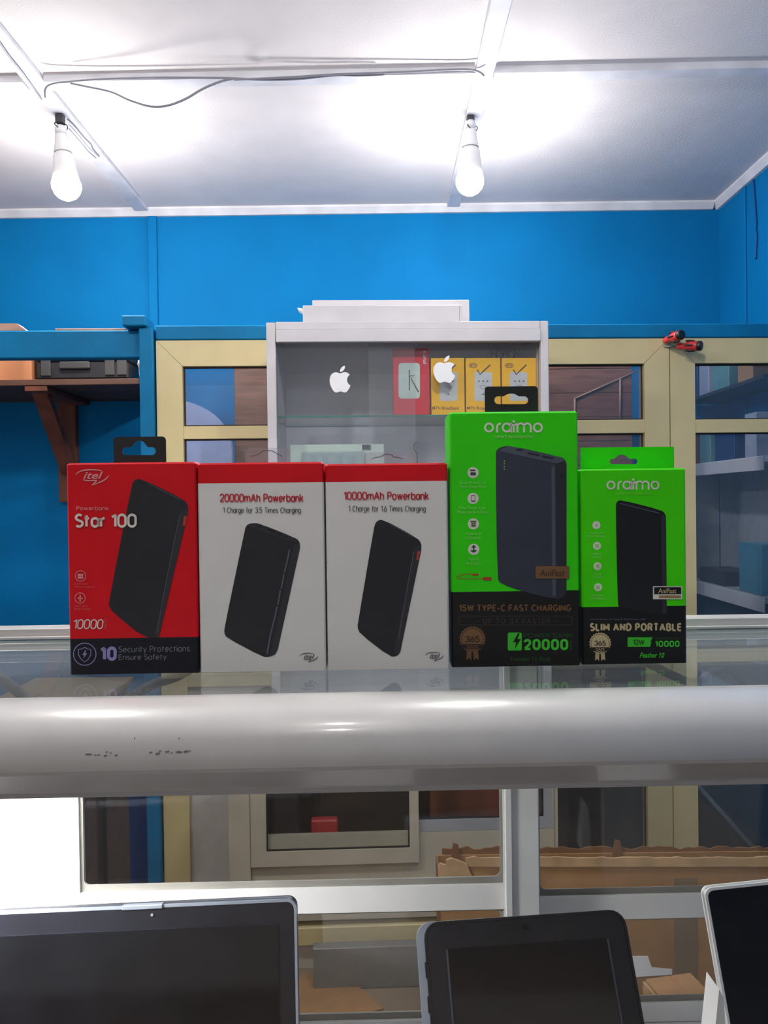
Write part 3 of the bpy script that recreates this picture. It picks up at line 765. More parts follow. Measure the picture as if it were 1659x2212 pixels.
# ------------------------------------------------------------------ ceiling bulbs and cables
def bulb(name, xz_top, x_off, y, label, glow, group, zb, holder=True):
    x = xz_top; zt_ = Z_CEIL-.016
    T = Thing(name, label, 'light bulb', (x, y, zt_), group=group)
    ztop = zt_
    zh1 = FW.z(130, 272, y) if zb is None else zb[0]      # top of lamp holder
    zh0 = FW.z(130, 331, y) if zb is None else zb[1]
    zb0 = FW.z(130, 433, y) if zb is None else zb[2]
    b = NB(); box(b, x-.012, x+.012, y-.012, y+.012, ztop-.03, ztop-.0003, bev=.003)
    for k in range(3):
        a = k*2.1; tube(b, spline([(x+.01*math.cos(a), y+.01*math.sin(a), ztop-.028), (x+.022*math.cos(a), y+.02*math.sin(a), ztop-.036), (x+.016*math.cos(a+.6), y+.016*math.sin(a+.6), ztop-.048), (x+.002, y, ztop-.046)], 4), .0018, 5)
    T.part('hook_and_terminal', b, M_dgrey)
    b = NB(); tube(b, spline([(x, y, ztop-.028), (x-.003, y, (ztop+zh1)/2), (x, y, zh1-.002)], 4), .0028, 6); T.part('cord', b, M_cable)
    # holder and bulb lean a little to the right
    M = Matrix.Translation((x, y, zh1)) @ Matrix.Rotation(-math.radians(x_off), 4, 'Y')
    h = zh1-zh0
    b = NB(); lathe(b, [(.004, .002), (.014, -.002), (.0175, -.010), (.0178, -h*.34)], 20, M); o = T.part('lamp_holder', b, M_wpl)
    b = NB(); lathe(b, [(.0184, -h*.345), (.0190, -h*.40), (.0205, -h*.62), (.0250, -h*.86), (.0270, -h*.97), (.0265, -h)], 20, M); T.part('holder_skirt', b, M_wpl)
    L = zh1-zb0; R = .044
    n = 6; zc = -(L-R)
    a0 = -.50
    ze = zc-R*math.sin(a0); re_ = R*math.cos(a0)
    b = NB(); lathe(b, [(.0235, -h-.0005), (.030, -h-.010), (re_*.99, ze+.006), (re_, ze+.0006)], 24, M); T.part('bulb_base', b, M_wpl)
    prof = [(R*math.cos(a), zc-R*math.sin(a)) for a in [(a0+i*(1.5708-a0)/n) for i in range(n+1)]]
    b = NB(); lathe(b, prof, 16, M); T.part('bulb_globe', b, glow)
    return T
yb1 = FW.atz(132, 236, Z_CEIL)[1]; yb2 = FW.atz(1020, 240, Z_CEIL)[1]
bulb('light_bulb', FW.x(130, 262, yb1), 5, yb1, 'lit white bulb in a flared holder hanging at the upper left', M_bulb, 'bare ceiling bulbs', None)
bulb('light_bulb', FW.x(1016, 262, yb2), -1, yb2, 'brightest lit bulb hanging right of centre above the showcase cabinet', M_bulb, 'bare ceiling bulbs', None)
zb3 = (Z_CEIL-.08, Z_CEIL-.16, Z_CEIL-.28)
bulb('light_bulb', XB1, 0, .95, 'lit bulb hanging from the left batten above the counter, out of the picture', M_bulb, 'bare ceiling bulbs', zb3)
bulb('light_bulb', XB2, 0, 1.05, 'lit bulb hanging from the right batten above the counter, out of the picture', M_bulb, 'bare ceiling bulbs', zb3)
bulb('light_bulb', -.12, 0, .02, 'lit bulb hanging near the middle of the shop, behind the viewer', M_bulbr, 'bare ceiling bulbs', zb3)
bulb('light_bulb', -.14, 0, -.44, 'lit bulb hanging towards the shop entrance, behind the viewer', M_bulbr, 'bare ceiling bulbs', zb3)
def cable(pts_px, y, r, mt, label, name='electric_cable', n=6):
    b = NB(); P = [FW.at(u, v, y) for u, v in pts_px]
    tube(b, spline([(p[0], y, p[1]) for p in P], n), r, 6); solo(name, b, mt, label, 'cable')
yc = Y_CROSS-.006
cable([(98, 212), (97, 196), (104, 185), (125, 179), (148, 177), (190, 173), (250, 170), (330, 168), (420, 168), (500, 169), (560, 172), (640, 171), (720, 163), (780, 163), (830, 161)], yc, .0028, M_cable, 'grey cable running straight along the cross batten from the left bulb')
cable([(152, 180), (190, 188), (240, 199), (280, 217), (325, 230), (362, 228), (400, 214), (440, 191), (480, 175), (505, 170)], yc-.007, .003, M_cable, 'grey cable sagging in a loop below the cross batten')
cable([(505, 172), (560, 170), (640, 166), (720, 161), (800, 158), (880, 155), (960, 151), (1010, 150), (1035, 155), (1046, 164)], yc-.012, .0028, M_cable, 'grey cable reaching towards the right bulb along the cross batten')
def cable3(pts, r, mt, label):
    b = NB(); tube(b, spline(pts, 6), r, 6); solo('electric_cable', b, mt, label, 'cable')
zc_ = Z_CEIL-.02
p = [FW.atz(u, v, zc_) for u, v in ((146, 258), (162, 274), (180, 296), (196, 312), (200, 322), (214, 338))]
cable3([(q[0], q[1], zc_) for q in p], .0022, M_cable, 'thin wire along the left batten, the one nearer the left bulb cord')
p = [FW.atz(u, v, zc_-.012) for u, v in ((149, 278), (165, 296), (180, 314), (192, 328), (207, 341))]
cable3([(q[0], q[1], zc_-.012) for q in p], .0022, M_cable, 'thin wire hanging lower beside the left batten')
p = [FW.atz(u, v, zc_) for u, v in ((-30, 35), (5, 85), (30, 122), (60, 160), (98, 214))]
cable3([(q[0]-.012, q[1], zc_) for q in p], .003, M_cable, 'pair cable clipped along the left batten in the top left corner')
ya = FW.atz(1079, 70, Z_CEIL)[1]
p = [FW.at(u, v, ya) for u, v in ((1092, -20), (1080, 5), (1078, 40), (1074, 52), (1079, 78), (1080, 40), (1090, -10))]
b = NB(); tube(b, spline([(q[0], ya+.004*i, q[1]) for i, q in enumerate(p)], 5), .0032, 6)
solo('electric_cable', b, mat('dull_cable', (120, 118, 124), .5), 'dull wire loop dangling from the ceiling at the top edge', 'cable')
p = [FW.atx(u, v, X_RIGHT-.006) for u, v in ((1627, 388), (1630, 430), (1634, 500), (1632, 560))]
cable3([(X_RIGHT-.006, q[0], q[1]) for q in p], .003, mat('blue_cable', (10, 70, 140), .5), 'thin blue-painted cable hanging down the right side wall')

# ------------------------------------------------------------------ cartons and clutter on the floor behind the counter
def open_carton(label, x0, x1, y0, y1, h, frame, hb):
    T = Thing('cardboard_carton', label, 'carton', ((x0+x1)/2, (y0+y1)/2, 0), frame)
    t = .005
    T.box('front_wall', x0, x1, y0, y0+t, .001, h, M_card); T.box('back_wall', x0, x1, y1-t, y1, .001, hb, M_card)
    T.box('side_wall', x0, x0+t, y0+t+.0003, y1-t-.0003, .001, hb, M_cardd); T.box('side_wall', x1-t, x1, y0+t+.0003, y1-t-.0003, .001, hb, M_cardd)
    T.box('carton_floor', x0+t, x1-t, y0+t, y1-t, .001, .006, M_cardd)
    return T
yK = 1.58
kx = lambda u, v=1900: FW.x(u, v, yK)
zk = FW.z(1300, 1868, yK)
x0, x1 = kx(952), kx(1659)+.25
T = open_carton('large open cardboard carton with torn edges behind the counter at the right', x0, x1, yK, yK+.16, zk, FW, FW.z(1300, 1842, yK+.16))
# rim fold, back flap, torn kraft at the left end
def ragged(u0, u1, vt, vb, y, seed, amp=3.0, step=14):
    r = random.Random(seed); top = []
    u = u0
    while u < u1: top.append((u, vt+r.uniform(-amp, amp))); u += step*r.uniform(.6, 1.4)
    top.append((u1, vt))
    return [FW.at(*q, y) for q in top] + [FW.at(u1, vb, y), FW.at(u0, vb, y)]
b = NB(); tess_plate(b, [ragged(1006, 1800, 1852, 1872, yK-.004, 2, 2.2)], XZ, yK-.005, yK-.0005); T.part('folded_rim', b, M_kraft)
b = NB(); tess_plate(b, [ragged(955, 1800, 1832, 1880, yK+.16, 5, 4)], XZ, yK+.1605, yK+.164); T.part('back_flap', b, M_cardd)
b = NB()
pl = [(948, 1934), (946, 1872), (950, 1864), (963, 1868), (964, 1857), (974, 1853), (990, 1858), (1000, 1862), (1008, 1866), (1014, 1880), (1022, 1897), (1024, 1934)]
tess_plate(b, [[FW.at(*q, yK-.008) for q in pl]], XZ, yK-.012, yK-.0055); T.part('torn_paper', b, M_kraft)
for i, q in enumerate(((985, 1822, 12), (1335, 1815, 12))):
    b = NB(); u, v, s = q; pl = [(u-s, v+38), (u-s*.5, v), (u+s*.4, v+3), (u+s, v+38)]
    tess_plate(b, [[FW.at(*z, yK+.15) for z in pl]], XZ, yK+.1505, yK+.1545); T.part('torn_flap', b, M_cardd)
T.box('packing_tape', kx(1455), kx(1505), yK-.0012, yK-.0003, .05, zk-.03, M_tan)
# near carton bottom right, with open flap
yN = 1.25
nx = lambda u, v=2100: FW.x(u, v, yN)
yN = 1.27
z1 = .37
c0, c1 = FW.atz(1392, 2118, z1), FW.atz(1492, 2104, z1)          # far corners of the lid
ex = Vector((c1[0]-c0[0], c1[1]-c0[1], 0)).normalized(); ey = Vector((-ex.y, ex.x, 0))
w_, d_ = (Vector(c1)-Vector(c0)).length, .17
T = Thing('cardboard_carton', 'closed smaller cardboard carton at the bottom right in front of the large one', 'carton', ((c0[0]+c1[0])/2, c0[1]-.09, 0))
def ybox(nm, a0, a1, b0, b1, z0, z1_, mt):
    b = NB(); box(b, a0, a1, b0, b1, z0, z1_, bev=.0015)
    for v in b.verts:
        q = Vector((c0[0], c0[1], 0)) + ex*v.co.x - ey*v.co.y; v.co = Vector((q.x, q.y, v.co.z))
    bmesh.ops.recalc_face_normals(b, faces=b.faces); T.part(nm, b, mt)
ybox('carton_body', 0, w_, 0, d_, .001, z1, M_card)
ybox('lid_flap', .001, w_*.55, .001, d_-.001, z1+.0004, z1+.004, M_card)
ybox('lid_flap', w_*.555, w_-.001, .001, d_-.001, z1+.0004, z1+.004, M_card)
ybox('taped_edge', -.004, -.0004, 0, d_, .001, z1, M_kraft)
b = NB(); q0, q1 = FW.at(1360, 2068, yK-.002), FW.at(1452, 2110, yK-.002)
lp = [FW.at(u, v, yK-.002) for u, v in ((1358, 2066), (1400, 2066), (1408, 2090), (1452, 2094), (1452, 2106), (1362, 2112))]
# the white label sits on the large carton
T2 = [o for o in bpy.data.objects if o.get('label', '').startswith('large open cardboard')][0]
bb = NB(); tess_plate(bb, [lp], XZ, yK-.0012, yK-.0004)
me = mesh_of('paper_label', bb, M_wpl, T2.matrix_world.translation); o = bpy.data.objects.new('paper_label', me); COL.objects.link(o); o.parent = T2
b.free()
# flattened cardboard and white board on the floor, behind left
zF = .004
pf = [FW.atz(u, v, zF) for u, v in ((630, 2150), (655, 2102), (735, 2096), (828, 2180), (770, 2196), (640, 2200))]
b = NB(); tess_plate(b, [pf], XY, .0005, .006); solo('flattened_carton', b, M_card, 'flattened piece of cardboard lying on the floor between the two tablets', 'cardboard')
yq = yU-.075
b = NB(); box(b, FP.x(676, 2060, yq), FP.x(930, 2060, yq), yq, yq+.03, .0005, FP.z(790, 2046, yq), bev=.002); solo('grey_board', b, M_seal, 'long grey board standing on the floor under the cream plinth rail', 'board', FP)
# narrow stand at left, seen through the counter glass
zq = .85
c = [FW.atz(u, v, zq) for u, v in ((80, 1466), (290, 1459), (214, 1516), (-5, 1502))]
xq0, xq1, yq0, yq1 = (c[3][0]+c[0][0])/2, (c[1][0]+c[2][0])/2, c[2][1]-.06, (c[0][1]+c[1][1])/2
T = Thing('wooden_stand', 'narrow stand with tan top standing behind the counter at the left', 'stand', ((xq0+xq1)/2, (yq0+yq1)/2, 0))
T.box('stand_top', xq0, xq1, yq0, yq1, zq-.012, zq, M_tan, bev=.002)
T.box('stand_body', xq0+.012, xq1-.012, yq0+.012, yq1-.012, .001, zq-.0125, M_brown, bev=.002)
b = NB(); box(b, *[(xq0+xq1)/2-.035, (xq0+xq1)/2-.03], yq0+.06, yq0+.13, zq+.0002, zq+.0012); T.part('dark_slot', b, M_black)
p = [FW.at(u, v, 1.35) for u, v in ((420, 1440), (385, 1458), (340, 1472), (300, 1494), (262, 1520), (240, 1560))]
b = NB(); tube(b, spline([(q[0], 1.35-.01*i, q[1]) for i, q in enumerate(p)]+[(p[-1][0]+.01, 1.29, .3), (p[-1][0]+.05, 1.29, .01)], 6), .009, 8); solo('black_cable', b, M_cabled, 'thick black cable drooping behind the counter beside the stand', 'cable')
p = [FW.at(u, v, 1.30) for u, v in ((-60, 1420), (0, 1462), (20, 1478), (45, 1500), (80, 1540))]
b = NB(); tube(b, spline([(q[0], 1.30, q[1]) for q in p], 6), .009, 8); solo('black_cable', b, M_cabled, 'thick black cable behind the counter at the far left edge', 'cable')
p = [FW.at(u, v, 1.40) for u, v in ((1385, 1425), (1420, 1443), (1460, 1462), (1500, 1474), (1600, 1470))]
b = NB(); tube(b, spline([(q[0], 1.40, q[1]) for q in p]+[(p[-1][0]+.1, 1.40, .6), (p[-1][0]+.12, 1.40, .009)], 6), .008, 8); solo('black_cable', b, M_cabled, 'thick black cable behind the counter at the right, below the slim box', 'cable')

# ================================================================== THE COUNTER
D_BOX = .62
G0 = FC.z(830, 1447, D_BOX)            # top of the counter glass
yFr, yBk = .548, .785
XL, XR = -.95, .95
T = Thing('display_counter', 'glass display counter with rounded white front rail, seen from the customer side', 'display counter', (0, .65, 0), FC)
CNT = T
b = NB(); slab_glass(b, XL, XR, yFr-.006, yBk+.002, G0-.006, G0, 2); T.part('glass_top', b, [G_top, G_edge])
# rounded front rail
def rail_profile():
    pts = [(yFr-.004, G0+.0006), (yFr-.008, G0+.0022)]
    zf_ = lambda v, y: FC.z(830, v, y)
    yfront = .500
    zlow = zf_(1664, yfront)
    # quarter curve from the glass edge down to the front
    z_top, y_top = G0+.0024, yFr-.010
    for k in range(1, 13):
        a = k/12*math.pi/2
        pts.append((y_top-(y_top-yfront)*math.sin(a), zlow+.012+(z_top-zlow-.012)*math.cos(a)))
    pts += [(yfront, zlow+.003), (yfront+.0015, zlow), (yfront+.028, zf_(1700, yfront+.028)), (yfront+.0285, zf_(1710, yfront+.0285)), (yfront+.036, zf_(1710, yfront+.0285)),
            (yfront+.038, zlow+.005), (yFr-.006, G0-.0065), (yFr-.004, G0-.0064)]
    return pts
rp = rail_profile()
b = NB(); rings = []
for xx in (XL, XR): rings.append([b.verts.new((xx, y, z)) for y, z in rp])
n = len(rp)
for i in range(n):
    f = b.faces.new((rings[0][i], rings[0][(i+1) % n], rings[1][(i+1) % n], rings[1][i])); f.smooth = 1 <= i <= 13
b.faces.new(rings[0][::-1]); b.faces.new(rings[1]); bmesh.ops.recalc_face_normals(b, faces=b.faces)
rail = T.part('front_rail', b, M_alu, label='rounded white front rail of the counter')
# scuffs on the rail
rs = random.Random(11); b = NB()
for (u, v, w, h_) in [(185+i*9+rs.uniform(-3, 3), 1628+rs.uniform(-4, 4), rs.uniform(3, 9), rs.uniform(1, 2.5)) for i in range(8)]+[(322+i*11+rs.uniform(-3, 3), 1624+rs.uniform(-4, 3), rs.uniform(4, 10), rs.uniform(1, 3)) for i in range(9)]+[(290, 1594, 2.5, 2.5), (386, 1594, 2.5, 2.5)]:
    yy_ = .4997 if v > 1610 else .5003
    (xa, za), (xb_, zb_) = FC.at(u, v, yy_), FC.at(u+w, v+h_, yy_)
    q = [b.verts.new(t) for t in ((xa, yy_, za), (xb_, yy_, za+(za-zb_)*.6), (xb_, yy_, zb_), (xa, yy_, zb_-(za-zb_)*.6))]; b.faces.new(q)
T.part('scuff_marks', b, mat('scuff_grey', (118, 118, 124), .6), parent=rail)
zRb = min(z for y, z in rp)
# back top rail (two steps)
zb1, zb0 = FC.z(830, 1347, yBk), FC.z(830, 1377, yBk)
zb0 = G0+.0005
b = NB(); hgt = zb1-zb0
box(b, XL, XR, yBk+.004, yBk+.026, zb0, zb1, bev=.001)
box(b, XL, XR, yBk, yBk+.0039, zb0, zb0+hgt*.28, bev=.0006)
T.part('back_rail', b, M_alu)
# lower body
zShelf = .70
T.box('display_shelf', XL, XR, .530, yBk+.02, zShelf-.018, zShelf, M_white, bev=.001)
T.box('base_panel', XL, XR, .517, .5295, .02, zShelf+.01, M_white, bev=.001)
T.box('base_back', XL, XR, yBk+.005, yBk+.02, .001, zShelf-.0185, M_white)
for xx in (XL, XR-.02): T.box('end_panel', xx, xx+.02, .5305, yBk+.018, .001, zRb-.001, M_white)
b = NB(); slab_glass(b, XL+.02, XR-.02, .5305, .5345, zShelf+.0005, zRb+.004, 1); T.part('front_pane', b, [G_front, G_edge])
# back sliding doors of white aluminium
def door(y0, y1, xs_, zs_, openings, mt, nm='back_door'):
    """frame plate with openings as holes, each with pane and seal"""
    b = NB(); loops = [[(xs_[0], zs_[0]), (xs_[1], zs_[0]), (xs_[1], zs_[1]), (xs_[0], zs_[1])]]
    for (a, c, d, e) in openings: loops.append([(a, d), (c, d), (c, e), (a, e)])
    tess_plate(b, loops, XZ, y0, y1); fr = T.part(nm, b, mt)
    ym = (y0+y1)/2
    for (a, c, d, e) in openings:
        if e-d < .1 and e > G0-.02: continue            # strip left unglazed so no pane mirrors the tube lamp
        b = NB(); slab_glass(b, a, c, ym-.0015, ym+.0015, d, e, 1); T.part('door_pane', b, [G_back, G_edge], parent=fr)
        g = .0065; gs = .003
        b = NB(); tess_plate(b, [[(a, d), (c, d), (c, e), (a, e)], rrect(a+gs, d+g, c-gs, e-gs, .006, 4)], XZ, y0+.004, ym-.0018); T.part('door_seal', b, M_seal, parent=fr)
    return fr
ZD1 = G0-.0065
yd = yBk-.006
dx = lambda u, v=1850: FC.x(u, v, yd)
dz = lambda v, u: FC.z(u, v, yd)
# left door
xC0, xC1 = dx(1089), dx(1161)
zLt, zLb = dz(1912, 1085), dz(1964, 1085)
door(yd, yd+.016, (XL+.02, xC0+.01), (zShelf+.001, ZD1), [(dx(171), xC0-.0005, dz(1931, 180), 1.028), (XL+.06, xC0-.0005, 1.036, ZD1-.003), (-.55, xC0-.0005, zShelf+.02, zLb), ], M_alu)
# right door, a little behind, lower mid rail
yd2 = yd+.0165
b_ = [(FC.x(1162, 1850, yd2), XR-.06, FC.z(1165, 1939, yd2), ZD1-.012), (FC.x(1162, 1850, yd2), XR-.06, zShelf+.02, FC.z(1165, 1990, yd2))]
yd_, yd = yd, yd2
door(yd2, yd2+.014, (FC.x(1150, 1850, yd2), XR-.02), (zShelf+.001, ZD1), b_, M_alu)
yd = yd_
b = NB(); box(b, xC0+.0, xC1, yd-.010, yd-.0005, zShelf+.001, ZD1, bev=.0012)
box(b, xC0-.001, xC0+(xC1-xC0)*.18, yd-.013, yd-.0101, zShelf+.001, ZD1, bev=.0008); T.part('centre_stile', b, M_alu)
# tube lamp inside the counter at the left, under the front rail
x0, x1 = -.62, -.28
zl = zRb-.002
TL = Thing('tube_lamp', 'white tube lamp fixed inside the counter under the front rail at the left', 'lamp', ((x0+x1)/2, .56, zl), FC)
TL.box('lamp_body', x0, x1, .541, .556, zl-.009, zl+.0115, M_wpl, bev=.002)
TL.box('added_hood', x0-.04, x1+.04, .541, .635, zl+.012, zl+.015, M_wpl, bev=.001)  # unseen hood added to keep tube light off the boxes and back rail
b = NB(); tube(b, [(x0+.01, .566, zl), (x1-.01, .566, zl)], .007, 12); TL.part('lamp_tube', b, M_tube)
for xx in (x0, x1-.012): TL.box('lamp_end', xx, xx+.012, .5565, .575, zl-.008, zl+.008, M_wpl, bev=.002)

# ------------------------------------------------------------------ tablets standing in the counter
def device(name, label, cat, u, v, d, corner, w, h, t, lean, roll, mats, extra, rad=.012, frame=FC, side=0.0):
    """slab whose named top corner sits at the pixel (u,v) at depth d; x right, z up, front face towards -y"""
    P = frame.at(u, v, d); loc = Vector((P[0], d, P[1]))
    T = Thing(name, label, cat, loc, frame)
    R = Matrix.Translation(loc) @ Matrix.Rotation(math.radians(roll), 4, 'Y') @ Matrix.Rotation(math.radians(-lean), 4, 'X')
    ox = -w if corner == 'TR' else 0
    def put(bm):
        for vv in bm.verts: vv.co = R @ (vv.co + Vector((ox, 0, 0)))
        return bm
    def plate(nm, x0, z0, x1, z1, r, y0, y1, mt, parent=None, hole=None):
        b = NB(); loops = [rrect(x0, z0, x1, z1, r)]
        if hole: loops.append(rrect(*hole))
        tess_plate(b, loops, XZ, y0, y1); return T.part(nm, put(b), mt, parent)
    body = plate('body', -side, -h, w, 0, rad, 0.0015+side*.5, t+side*.5, mats[0])
    plate('edge_band', 0, -h, w, 0, rad, -.0006, t*.75, mats[1], hole=(.0022, -h+.0022, w-.0022, -.0022, rad*.8))
    plate('front_glass', .0026, -h+.0026, w-.0026, -.0026, rad*.8, -.0004, .0014, mats[2])
    extra(T, plate, put, w, h)
    return T
def ex_left(T, plate, put, w, h):
    fr = plate('screen_border', .016, -h+.016, w-.016, -.019, .001, -.0009, -.0005, mat('screen_border', (26, 28, 38), .12))
    plate('screen', .0166, -h+.0166, w-.0166, -.0196, .001, -.0011, -.0010, M_blackg)
    b = NB(); lathe(b, [(.0012, 0), (.0012, .0008)], 12, Matrix.Translation((w-.1242, -.0009, -.0075)) @ Matrix.Rotation(math.radians(90), 4, 'X')); T.part('camera_dot', put(b), M_silver)
    b = NB(); box(b, w-.150, w-.115, -.0022, .004, -.0028, .0008, bev=.0006); T.part('latch', put(b), M_silver)
device('laptop_screen', 'wide black laptop screen with silver edge and latch at the bottom left', 'laptop', 640, 1941, .665, 'TR', .31, .198, .010, 10, -1.3, (M_dgrey, M_silver, M_darkbez), ex_left, .008)
def ex_mid(T, plate, put, w, h):
    plate('screen', .020, -h+.018, w-.020, -.021, .001, -.0011, -.0005, M_blackg)
    b = NB(); lathe(b, [(.0022, 0), (.0022, .0008)], 12, Matrix.Translation((w*.5, -.0009, -.009)) @ Matrix.Rotation(math.radians(90), 4, 'X')); T.part('camera_dot', put(b), M_blackg)
    for k in (0, 1):
        xx = .0185 if k == 0 else w-.0185
        b = NB(); box(b, xx-.0008, xx+.0008, -.0012, -.0006, -h+.018, -.022); T.part('screen_groove', put(b), mat('groove_grey', (58, 60, 70), .3))
    for z in (-.03, -.055):
        b = NB(); box(b, -.0012, .0002, .003, .007, z-.012, z, bev=.0004); T.part('side_button', put(b), M_darkbez)
device('tablet', 'thick dark tablet leaning back in the middle with a silvery left edge', 'tablet', 914, 1993, .665, 'TL', .176, .192, .014, 28, -2.6, (M_silver, M_darkbez, M_darkbez), ex_mid, .013, side=.0065)
def ex_r(T, plate, put, w, h):
    plate('screen', .012, -h+.02, w-.012, -.014, .001, -.0008, -.0005, M_blackg)
device('tablet', 'black tablet with thin white edge at the bottom right corner', 'tablet', 1520, 1919, .655, 'TL', .20, .205, .009, 14, -4.6, (M_wpl, M_wpl, M_blackg), ex_r, .007)
# white easel foot under the right tablet
b = NB(); pf = [FC.at(u, v, .60) for u, v in ((1556, 2140), (1566, 2160), (1574, 2300), (1540, 2300))]
tess_plate(b, [pf], XZ, .602, .625); solo('display_easel', b, M_wpl, 'white plastic easel foot holding up the right tablet', 'stand', FC)

# ------------------------------------------------------------------ power bank boxes on the glass
def pack(label, uv, bands, depth, tab=None, yfront=D_BOX):
    """uv: left,right,top pixel edges; bands: [(pixel v of lower limit, material)] from top to bottom"""
    ul, ur, vt, vb = uv
    vm = (vt+vb)/2
    x0, x1 = FC.x(ul, vm, yfront)+.0004, FC.x(ur, vm, yfront)-.0004
    um = (ul+ur)/2
    zt_, zb_ = FC.z(um, vt, yfront), G0+.0003
    T = Thing('power_bank_box', label, 'box', ((x0+x1)/2, yfront+depth/2, G0), FC, 'power bank boxes on the counter')
    cuts = [zt_]+[FC.z(um, v, yfront) for v, _ in bands[:-1]]+[zb_]
    b = NB(); mats = []
    r = .0012
    for i, (_, mt) in enumerate(bands):
        if mt not in mats: mats.append(mt)
    # outline of the carton with small chamfers on vertical edges
    ol = [(x0+r, yfront), (x1-r, yfront), (x1, yfront+r), (x1, yfront+depth-r), (x1-r, yfront+depth), (x0+r, yfront+depth), (x0, yfront+depth-r), (x0, yfront+r)]
    ccx, ccy = (x0+x1)/2, yfront+depth/2
    levels = [(zt_, .0012)]+[(zt_-.0014, 0)]+[(z, 0) for z in cuts[1:]]
    midx = [mats.index(bands[0][1])]+[mats.index(mt) for _, mt in bands]
    rings = []
    for z, ins in levels:
        rings.append([b.verts.new((x+(ins if x < ccx else -ins), y+(ins if y < ccy else -ins), z)) for x, y in ol])
    for i in range(len(rings)-1):
        for k in range(8):
            f = b.faces.new((rings[i][k], rings[i+1][k], rings[i+1][(k+1) % 8], rings[i][(k+1) % 8])); f.material_index = midx[i]
    b.faces.new(rings[0]).material_index = midx[0]; b.faces.new(rings[-1][::-1]).material_index = midx[-1]
    bmesh.ops.recalc_face_normals(b, faces=b.faces)
    T.part('carton_body', b, mats)
    # closing flap seam on top
    T.zt, T.x0, T.x1, T.depth, T.y = zt_, x0, x1, depth, yfront
    return T
def hang_tab(T, u0, u1, vt, y, hole, mt, rad=.003, label=None, thick=.0007, name='hang_tab'):
    """hole: (u0,u1,v0,v1, bump u0,u1, bump top v)"""
    xa, za = FC.at(u0, vt, y); xb, _ = FC.at(u1, vt, y); z0 = T.zt-.0006
    o = [(xa, z0), (xb, z0)]
    o += [(xb-rad+rad*math.cos(a*.3142), za-rad+rad*math.sin(a*.3142)) for a in range(6)]
    o += [(xa+rad-rad*math.sin(a*.3142), za-rad+rad*math.cos(a*.3142)) for a in range(6)]
    h = hole; rr = (h[3]-h[2])/2; vm = (h[2]+h[3])/2
    hp = [(h[0]+rr-rr*math.sin(math.pi*k/8), vm+rr*math.cos(math.pi*k/8)) for k in range(9)]
    bm_ = (h[4]+h[5])/2; bw = (h[5]-h[4])/2
    hp += [(h[4]-bw*.35, h[2])] + [(bm_-bw*math.cos(math.pi*k/8), h[2]-(h[2]-h[6])*math.sin(math.pi*k/8)**.8) for k in range(1, 8)] + [(h[5]+bw*.35, h[2])]
    hp += [(h[1]-rr+rr*math.sin(math.pi*k/8), vm-rr*math.cos(math.pi*k/8)) for k in range(9)]
    hole_l = [FC.at(*q, y) for q in hp]
    b = NB(); tess_plate(b, [o, hole_l], XZ, y, y+thick); return T.part(name, b, mt, label=label)
def swoosh_logo(F, x0, y0, x1, y1, mt, w):
    """oval speech-bubble logo: coordinates measured in a 160..950 x 160..540 box"""
    f = lambda q: (x0+(q[0]-160)/790*(x1-x0), y0+(q[1]-160)/380*(y1-y0))
    sp = lambda pts: [(p.x, p.y) for p in spline([(a, c, 0) for a, c in map(f, pts)], 6)]
    F.strokes('brand_logo', [sp([(160, 300), (200, 240), (290, 195), (420, 170), (560, 166), (680, 176), (780, 195)]),
                             sp([(948, 295), (915, 340), (850, 400), (760, 450), (660, 490), (540, 540)])], w, mt, 2, taper=True)
    F.strokes('brand_logo', [[f(q) for q in ((340, 408), (450, 428), (660, 418))], [f(q) for q in ((655, 418), (545, 535))]], w*.8, mt, 2)
    F.text('brand_lettering', 'itel', *f((335, 212)), *f((805, 388)), mt, bold=.015, shear=.32)
def oraimo_logo(F, x0, y0, x1, y1, mt):
    f = lambda q: (x0+(q[0]-278)/369*(x1-x0), y0+(q[1]-257)/76*(y1-y0))
    sx = (x1-x0)/369
    arc = lambda cx_, cy_, r, a0, a1, n=18: [f((cx_+r*math.cos(math.radians(a0+(a1-a0)*k/n)), cy_+r*math.sin(math.radians(a0+(a1-a0)*k/n)))) for k in range(n+1)]
    L = [arc(309, 302, 25, 0, 360, 24), [f((360, 333)), f((360, 300))]+arc(383, 300, 23, 180, 270, 8), arc(420, 302, 25, 0, 360, 24), [f((447, 272)), f((447, 333))],
         [f((464, 286)), f((464, 333))], arc(464, 270, 18, 20, 160, 8),
         [f((487, 333)), f((487, 298))]+arc(508, 297, 21, 180, 360, 12)+[f((529, 333))], [f((529, 298))]+arc(550, 297, 21, 180, 360, 12)+[f((571, 333))], arc(616, 302, 25, 0, 360, 24)]
    F.strokes('brand_logo', L, 12*sx, mt, 2)
    F.multi('brand_logo', [[f(q) for q in circ(464, 264, 8, 14)]], mt, 2)
